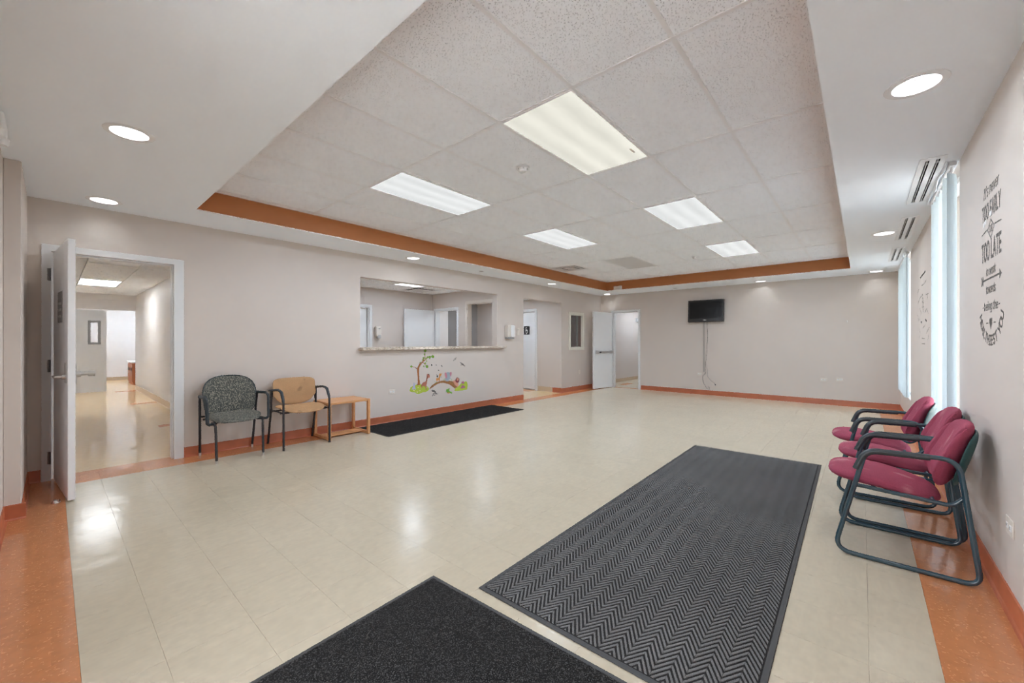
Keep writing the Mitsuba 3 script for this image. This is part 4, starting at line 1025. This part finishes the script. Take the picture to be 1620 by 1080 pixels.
# worn second sticker
STROKES = [[(7.085,2.095),(6.532,2.110)], [(6.932,1.984),(6.635,1.981),(6.462,1.998)], [(7.375,1.939),(7.195,1.976)], [(7.335,1.793),(7.146,1.845),(6.797,1.874)], [(6.502,1.841),(6.271,1.832)], [(6.365,1.771),(6.308,1.830)], [(6.797,1.867),(6.775,1.654)], [(6.886,1.787),(6.688,1.760)], [(6.886,1.723),(6.688,1.717)], [(7.146,1.727),(6.932,1.650)], [(6.583,1.643),(6.403,1.680)], [(6.403,1.675),(6.271,1.615)], [(7.401,1.654),(7.208,1.571)], [(7.146,1.615),(7.121,1.574)], [(7.025,1.551),(6.886,1.539)], [(6.542,1.560),(6.423,1.538)], [(6.797,1.467),(6.583,1.492)], [(7.170,1.464),(7.049,1.415)], [(6.433,1.405),(6.179,1.463)], [(7.170,1.391),(7.146,1.351)], [(6.308,1.323),(6.271,1.380)], [(6.909,1.346),(6.583,1.344)], [(6.909,1.286),(6.583,1.283)]]
ws2 = thing('worn_sticker', 'faint half peeled sticker of thin strokes on the wall pier between the two windows', 'wall decal')
for n_, st in enumerate(STROKES):
    bold = n_ in (0, 6, 14, 15)
    P = unary_union([seg(a[0], a[1], b[0], b[1], .022 if bold else .010) for a, b in zip(st, st[1:])])
    m = flat(P); v = m.vertices.copy(); m.vertices = np.c_[RX - .0001 - v[:, 2] / .02 * .0007, v[:, 0], v[:, 1]]; m.fix_normals()
    part(ws2, 'stroke', m, 'm_ink' if bold else 'm_ink_faint')

# ------------------------------------------------------------------ animal stickers below the reception window
DECAL = [
 ('grass_mound', 'green', [[(3.987,0.488),(4.014,0.536),(4.079,0.560),(4.151,0.569),(4.236,0.562),(4.323,0.535),(4.380,0.504),(4.397,0.467),(4.374,0.443),(4.323,0.422),(4.261,0.423),(4.218,0.412),(4.169,0.401),(4.127,0.415),(4.103,0.438),(4.043,0.443),(3.996,0.463)]]),
 ('tree_trunk', 'brown', [[(4.136,0.550),(4.157,0.624),(4.151,0.716),(4.139,0.797),(4.151,0.867),(4.187,0.921),(4.255,0.964),(4.279,1.014),(4.288,1.009),(4.271,0.955),(4.218,0.904),(4.185,0.855),(4.181,0.774),(4.187,0.663),(4.209,0.565),(4.175,0.557)], [(4.157,0.838),(4.106,0.869),(4.038,0.888),(4.036,0.883),(4.100,0.859),(4.145,0.825)], [(4.253,0.950),(4.315,0.978),(4.364,1.018),(4.438,1.038),(4.436,1.043),(4.358,1.026),(4.306,0.987),(4.244,0.962)], [(4.257,0.951),(4.295,0.914),(4.347,0.877),(4.350,0.879),(4.301,0.918),(4.265,0.956)], [(4.287,0.981),(4.307,1.033),(4.309,1.100),(4.311,1.136),(4.305,1.137),(4.300,1.101),(4.295,1.035),(4.272,0.986)]]),
 ('tree_leaf', 'leaf', [[(4.046,0.884),(4.041,0.873),(4.029,0.867),(4.015,0.867),(4.003,0.875),(3.999,0.886),(4.003,0.897),(4.015,0.903),(4.029,0.903),(4.041,0.895)], [(4.338,1.146),(4.333,1.130),(4.319,1.121),(4.302,1.121),(4.288,1.131),(4.283,1.147),(4.288,1.163),(4.302,1.172),(4.319,1.172),(4.333,1.162)], [(4.314,1.083),(4.311,1.074),(4.303,1.069),(4.293,1.069),(4.285,1.075),(4.282,1.084),(4.285,1.093),(4.293,1.098),(4.303,1.098),(4.311,1.092)], [(4.298,1.024),(4.294,1.016),(4.283,1.011),(4.269,1.011),(4.258,1.017),(4.253,1.025),(4.258,1.033),(4.269,1.038),(4.283,1.038),(4.294,1.032)], [(4.341,1.012),(4.337,1.003),(4.329,0.997),(4.318,0.997),(4.309,1.004),(4.306,1.013),(4.309,1.023),(4.318,1.029),(4.329,1.028),(4.337,1.022)], [(4.278,0.989),(4.275,0.981),(4.266,0.976),(4.255,0.977),(4.247,0.982),(4.244,0.990),(4.247,0.998),(4.255,1.002),(4.266,1.002),(4.275,0.997)], [(4.390,1.031),(4.386,1.022),(4.374,1.016),(4.360,1.017),(4.349,1.023),(4.345,1.033),(4.349,1.042),(4.360,1.048),(4.374,1.048),(4.386,1.041)], [(4.440,1.035),(4.435,1.023),(4.421,1.016),(4.403,1.016),(4.389,1.024),(4.384,1.037),(4.389,1.049),(4.403,1.056),(4.421,1.055),(4.435,1.047)], [(4.510,1.040),(4.504,1.025),(4.487,1.015),(4.466,1.016),(4.449,1.026),(4.443,1.042),(4.449,1.058),(4.466,1.067),(4.487,1.067),(4.504,1.057)], [(4.420,1.010),(4.417,1.002),(4.410,0.997),(4.401,0.997),(4.394,1.003),(4.391,1.011),(4.394,1.018),(4.401,1.023),(4.410,1.023),(4.417,1.018)], [(4.219,0.947),(4.217,0.940),(4.210,0.936),(4.203,0.936),(4.197,0.941),(4.194,0.948),(4.197,0.955),(4.203,0.959),(4.210,0.959),(4.217,0.954)], [(4.302,0.874),(4.298,0.866),(4.289,0.861),(4.277,0.862),(4.268,0.867),(4.265,0.876),(4.268,0.884),(4.277,0.889),(4.289,0.888),(4.298,0.883)], [(4.331,0.927),(4.327,0.918),(4.319,0.912),(4.308,0.912),(4.299,0.919),(4.296,0.929),(4.299,0.938),(4.308,0.944),(4.319,0.943),(4.327,0.937)], [(4.379,0.866),(4.373,0.851),(4.358,0.842),(4.339,0.843),(4.324,0.853),(4.318,0.869),(4.324,0.885),(4.339,0.894),(4.358,0.893),(4.373,0.882)], [(4.355,0.965),(4.352,0.958),(4.345,0.954),(4.336,0.954),(4.330,0.959),(4.327,0.966),(4.330,0.974),(4.336,0.978),(4.345,0.977),(4.352,0.973)]]),
 ('flower', 'cream', [[(4.175,0.515),(4.171,0.508),(4.163,0.506),(4.154,0.509),(4.151,0.517),(4.154,0.524),(4.163,0.526),(4.171,0.522)], [(4.088,0.469),(4.085,0.462),(4.076,0.460),(4.068,0.464),(4.064,0.471),(4.068,0.478),(4.076,0.480),(4.085,0.477)], [(4.159,0.440),(4.155,0.434),(4.145,0.432),(4.134,0.436),(4.130,0.443),(4.134,0.450),(4.145,0.452),(4.155,0.448)], [(4.212,0.456),(4.208,0.450),(4.199,0.448),(4.191,0.451),(4.187,0.458),(4.191,0.464),(4.199,0.466),(4.208,0.463)], [(4.360,0.496),(4.356,0.489),(4.348,0.487),(4.340,0.491),(4.337,0.498),(4.340,0.504),(4.348,0.506),(4.356,0.503)], [(5.081,0.439),(5.078,0.432),(5.068,0.430),(5.059,0.434),(5.055,0.441),(5.059,0.448),(5.068,0.450),(5.078,0.446)]]),
 ('hare', 'lilac', [[(4.025,0.490),(4.049,0.523),(4.061,0.572),(4.069,0.606),(4.076,0.615),(4.091,0.579),(4.110,0.603),(4.112,0.577),(4.097,0.554),(4.103,0.518),(4.121,0.481),(4.073,0.496)]]),
 ('giraffe', 'rust', [[(4.226,0.507),(4.236,0.573),(4.273,0.600),(4.323,0.612),(4.342,0.672),(4.348,0.734),(4.361,0.741),(4.399,0.736),(4.412,0.688),(4.399,0.663),(4.374,0.670),(4.361,0.640),(4.342,0.559),(4.333,0.524),(4.346,0.461),(4.328,0.462),(4.308,0.526),(4.255,0.535),(4.242,0.501)]]),
 ('giraffe_mane', 'dark_brown', [[(4.341,0.620),(4.358,0.681),(4.365,0.711),(4.357,0.713),(4.348,0.683),(4.330,0.623)], [(4.402,0.725),(4.397,0.718),(4.386,0.716),(4.376,0.720),(4.371,0.727),(4.376,0.734),(4.386,0.737),(4.397,0.733)], [(4.232,0.535),(4.229,0.529),(4.221,0.527),(4.214,0.530),(4.210,0.537),(4.214,0.543),(4.221,0.545),(4.229,0.542)]]),
 ('bridge', 'bridge_brown', [[(4.405,0.487),(4.463,0.534),(4.541,0.569),(4.648,0.593),(4.756,0.596),(4.868,0.582),(4.967,0.553),(5.054,0.502),(5.083,0.461),(4.988,0.425),(4.931,0.468),(4.854,0.513),(4.756,0.547),(4.661,0.557),(4.568,0.541),(4.489,0.505),(4.422,0.470)]]),
 ('bridge_plank', 'bridge_tan', [[(4.485,0.538),(4.493,0.511),(4.501,0.512),(4.494,0.539)], [(4.537,0.555),(4.545,0.527),(4.554,0.528),(4.546,0.556)], [(4.590,0.572),(4.598,0.544),(4.607,0.545),(4.599,0.573)], [(4.643,0.579),(4.651,0.550),(4.660,0.551),(4.652,0.580)], [(4.697,0.583),(4.705,0.555),(4.715,0.556),(4.706,0.584)], [(4.752,0.581),(4.760,0.553),(4.769,0.554),(4.761,0.582)], [(4.807,0.575),(4.815,0.546),(4.825,0.547),(4.816,0.576)], [(4.863,0.560),(4.871,0.531),(4.881,0.532),(4.872,0.561)], [(4.919,0.536),(4.928,0.507),(4.937,0.508),(4.929,0.537)], [(4.969,0.508),(4.978,0.479),(4.988,0.480),(4.979,0.509)]]),
 ('goat', 'orange', [[(4.557,0.600),(4.555,0.647),(4.608,0.654),(4.621,0.696),(4.628,0.727),(4.621,0.738),(4.650,0.724),(4.691,0.731),(4.672,0.709),(4.668,0.687),(4.645,0.684),(4.632,0.642),(4.634,0.589),(4.616,0.590),(4.608,0.614),(4.584,0.616),(4.578,0.588)]]),
 ('goat_mark', 'charcoal', [[(4.594,0.682),(4.590,0.670),(4.578,0.666),(4.567,0.671),(4.563,0.684),(4.567,0.695),(4.578,0.700),(4.590,0.694)], [(4.554,0.715),(4.568,0.690),(4.573,0.691),(4.560,0.717)], [(4.669,0.663),(4.667,0.656),(4.661,0.654),(4.655,0.657),(4.653,0.664),(4.655,0.671),(4.661,0.673),(4.667,0.670)]]),
 ('elephant', 'blue_grey', [[(4.777,0.578),(4.756,0.633),(4.784,0.675),(4.791,0.734),(4.826,0.748),(4.875,0.729),(4.882,0.668),(4.875,0.625),(4.917,0.617),(4.910,0.606),(4.861,0.615),(4.842,0.573)]]),
 ('elephant_ear', 'pink', [[(4.803,0.687),(4.805,0.659),(4.799,0.638),(4.788,0.630),(4.773,0.637),(4.760,0.657),(4.751,0.684),(4.749,0.713),(4.755,0.734),(4.766,0.742),(4.781,0.735),(4.794,0.715)], [(4.910,0.701),(4.904,0.681),(4.895,0.667),(4.883,0.663),(4.874,0.670),(4.868,0.686),(4.868,0.707),(4.873,0.727),(4.883,0.741),(4.894,0.745),(4.904,0.738),(4.910,0.722)]]),
 ('lion_body', 'salmon', [[(4.938,0.566),(4.981,0.585),(5.039,0.559),(5.083,0.500),(5.068,0.445),(5.017,0.466),(4.967,0.531)]]),
 ('lion_mane', 'wine', [[(5.102,0.574),(5.097,0.552),(5.084,0.534),(5.064,0.526),(5.043,0.528),(5.024,0.539),(5.010,0.558),(5.006,0.581),(5.010,0.603),(5.024,0.620),(5.043,0.629),(5.064,0.627),(5.084,0.616),(5.097,0.597)]]),
 ('lion_face', 'salmon', [[(5.083,0.589),(5.078,0.573),(5.065,0.565),(5.048,0.566),(5.035,0.576),(5.030,0.592),(5.035,0.608),(5.048,0.616),(5.065,0.615),(5.078,0.605)]]),
 ('hill', 'green', [[(4.981,0.387),(4.996,0.419),(5.083,0.461),(5.142,0.506),(5.187,0.531),(5.277,0.539),(5.311,0.504),(5.314,0.436),(5.296,0.381),(5.157,0.373),(5.017,0.377)]]),
 ('blossom', 'magenta', [[(5.230,0.520),(5.223,0.507),(5.205,0.500),(5.183,0.502),(5.165,0.511),(5.158,0.525),(5.165,0.538),(5.183,0.545),(5.205,0.543),(5.223,0.533)], [(5.217,0.444),(5.211,0.427),(5.196,0.418),(5.177,0.420),(5.162,0.431),(5.157,0.449),(5.162,0.466),(5.177,0.475),(5.196,0.474),(5.211,0.462)], [(5.197,0.423),(5.191,0.413),(5.174,0.408),(5.154,0.410),(5.138,0.418),(5.132,0.429),(5.138,0.439),(5.154,0.444),(5.174,0.442),(5.191,0.434)], [(5.253,0.430),(5.248,0.419),(5.236,0.414),(5.221,0.415),(5.209,0.423),(5.205,0.434),(5.209,0.444),(5.221,0.450),(5.236,0.448),(5.248,0.441)]]),
 ('crocodile', 'croc_green', [[(4.773,0.374),(4.784,0.432),(4.826,0.434),(4.865,0.450),(4.851,0.399),(4.882,0.383),(4.924,0.359),(4.917,0.338),(4.868,0.354),(4.826,0.353),(4.798,0.382)]]),
 ('crocodile_belly', 'orange', [[(4.879,0.355),(4.871,0.350),(4.852,0.348),(4.827,0.351),(4.808,0.356),(4.801,0.362),(4.808,0.368),(4.827,0.369),(4.852,0.367),(4.871,0.361)]]),
 ('water_stroke', 'grey_ink', [[(4.543,0.405),(4.533,0.397),(4.513,0.396),(4.488,0.402),(4.465,0.413),(4.451,0.425),(4.449,0.437),(4.459,0.445),(4.479,0.446),(4.503,0.440),(4.526,0.430),(4.541,0.417)], [(4.477,0.368),(4.543,0.369),(4.602,0.377),(4.600,0.382),(4.540,0.380),(4.475,0.384)], [(4.459,0.337),(4.523,0.346),(4.585,0.363),(4.583,0.367),(4.520,0.355),(4.455,0.350)], [(4.508,0.402),(4.549,0.374),(4.561,0.384),(4.523,0.415)]]),
 ('dragonfly', 'grey_ink', [[(4.960,0.945),(5.000,0.977),(5.035,1.004),(5.029,1.009),(4.992,0.983),(4.951,0.952)], [(4.975,0.992),(5.015,0.956),(5.020,0.959),(4.982,0.996)], [(5.117,0.903),(5.181,0.862),(5.244,0.833),(5.250,0.840),(5.192,0.873),(5.132,0.916)], [(5.129,0.857),(5.195,0.866),(5.193,0.875),(5.125,0.868)], [(5.160,0.892),(5.214,0.864),(5.219,0.869),(5.169,0.901)]]),
 ('insect', 'charcoal', [[(4.465,0.890),(4.460,0.880),(4.450,0.876),(4.440,0.881),(4.436,0.892),(4.440,0.902),(4.450,0.906),(4.460,0.901)], [(4.561,0.887),(4.558,0.881),(4.551,0.879),(4.543,0.882),(4.540,0.888),(4.543,0.894),(4.551,0.896),(4.558,0.893)], [(4.692,0.862),(4.688,0.853),(4.679,0.850),(4.669,0.854),(4.665,0.863),(4.669,0.872),(4.679,0.876),(4.688,0.871)], [(4.617,0.788),(4.613,0.782),(4.605,0.780),(4.596,0.783),(4.593,0.790),(4.596,0.795),(4.605,0.797),(4.613,0.794)]]),
 ('grass_blade', 'leaf', [[(4.558,0.563),(4.549,0.595),(4.547,0.595),(4.551,0.563)], [(4.460,0.529),(4.452,0.561),(4.449,0.561),(4.454,0.529)], [(4.719,0.598),(4.724,0.630),(4.721,0.631),(4.712,0.599)], [(4.913,0.568),(4.918,0.611),(4.916,0.612),(4.906,0.569)], [(4.534,0.557),(4.519,0.587),(4.517,0.587),(4.528,0.556)], [(4.746,0.601),(4.755,0.631),(4.752,0.632),(4.739,0.603)]]),
]

PAL = {'green': (.40, .50, .06), 'brown': (.33, .13, .045), 'leaf': (.17, .30, .04), 'cream': (.72, .62, .40), 'lilac': (.45, .46, .58), 'rust': (.42, .16, .11), 'dark_brown': (.11, .045, .03), 'bridge_brown': (.30, .14, .055),
       'bridge_tan': (.46, .27, .11), 'orange': (.56, .25, .07), 'charcoal': (.05, .048, .045), 'blue_grey': (.33, .39, .45), 'pink': (.55, .22, .28), 'salmon': (.62, .31, .22), 'wine': (.20, .045, .055), 'magenta': (.42, .14, .25), 'croc_green': (.16, .38, .06), 'grey_ink': (.16, .145, .135)}
for c_, v_ in PAL.items(): mat('m_sticker_' + c_, v_, 0.55, 0.3)
GROUPS = [('tree_sticker', 'sticker of a leafy tree on a green mound, left of the animal stickers', ['grass_mound', 'tree_trunk', 'tree_leaf', 'flower']), ('hare_sticker', 'tiny lilac hare sticker on the green mound, left of the tree trunk', ['hare']),
          ('giraffe_sticker', 'reddish giraffe sticker beside the tree', ['giraffe', 'giraffe_mane']), ('bridge_sticker', 'brown arched bridge sticker under the elephant', ['bridge', 'bridge_plank', 'grass_blade']),
          ('goat_sticker', 'small orange horned animal sticker on the left side of the bridge', ['goat', 'goat_mark']), ('elephant_sticker', 'blue grey elephant sticker with pink ears on the bridge', ['elephant', 'elephant_ear']),
          ('lion_sticker', 'salmon lion sticker with a dark red mane at the right end of the bridge', ['lion_body', 'lion_mane', 'lion_face']), ('hill_sticker', 'green hill sticker with pink blossoms at the right end', ['hill', 'blossom']),
          ('crocodile_sticker', 'green crocodile sticker below the bridge', ['crocodile', 'crocodile_belly']), ('water_sticker', 'grey scribbled water sticker below the left end of the bridge', ['water_stroke']),
          ('dragonfly_sticker', 'two grey dragonfly stickers above right of the elephant', ['dragonfly']), ('insect_sticker', 'four tiny dark insect stickers above the bridge', ['insect'])]
dd = {p: (c, ps) for p, c, ps in DECAL}
lay = 0
for nm, lab, parts_ in GROUPS:
    k = thing(nm, lab, 'wall sticker', 'stickers below the reception window')
    for p in parts_:
        lay += 1
        c, ps = dd[p]
        for q in ps:
            P = Polygon(q).buffer(0)
            if P.is_empty: continue
            part(k, p, extrude(P, 'x', LX + .0003, LX + .0008 + .00012 * lay), 'm_sticker_' + c)
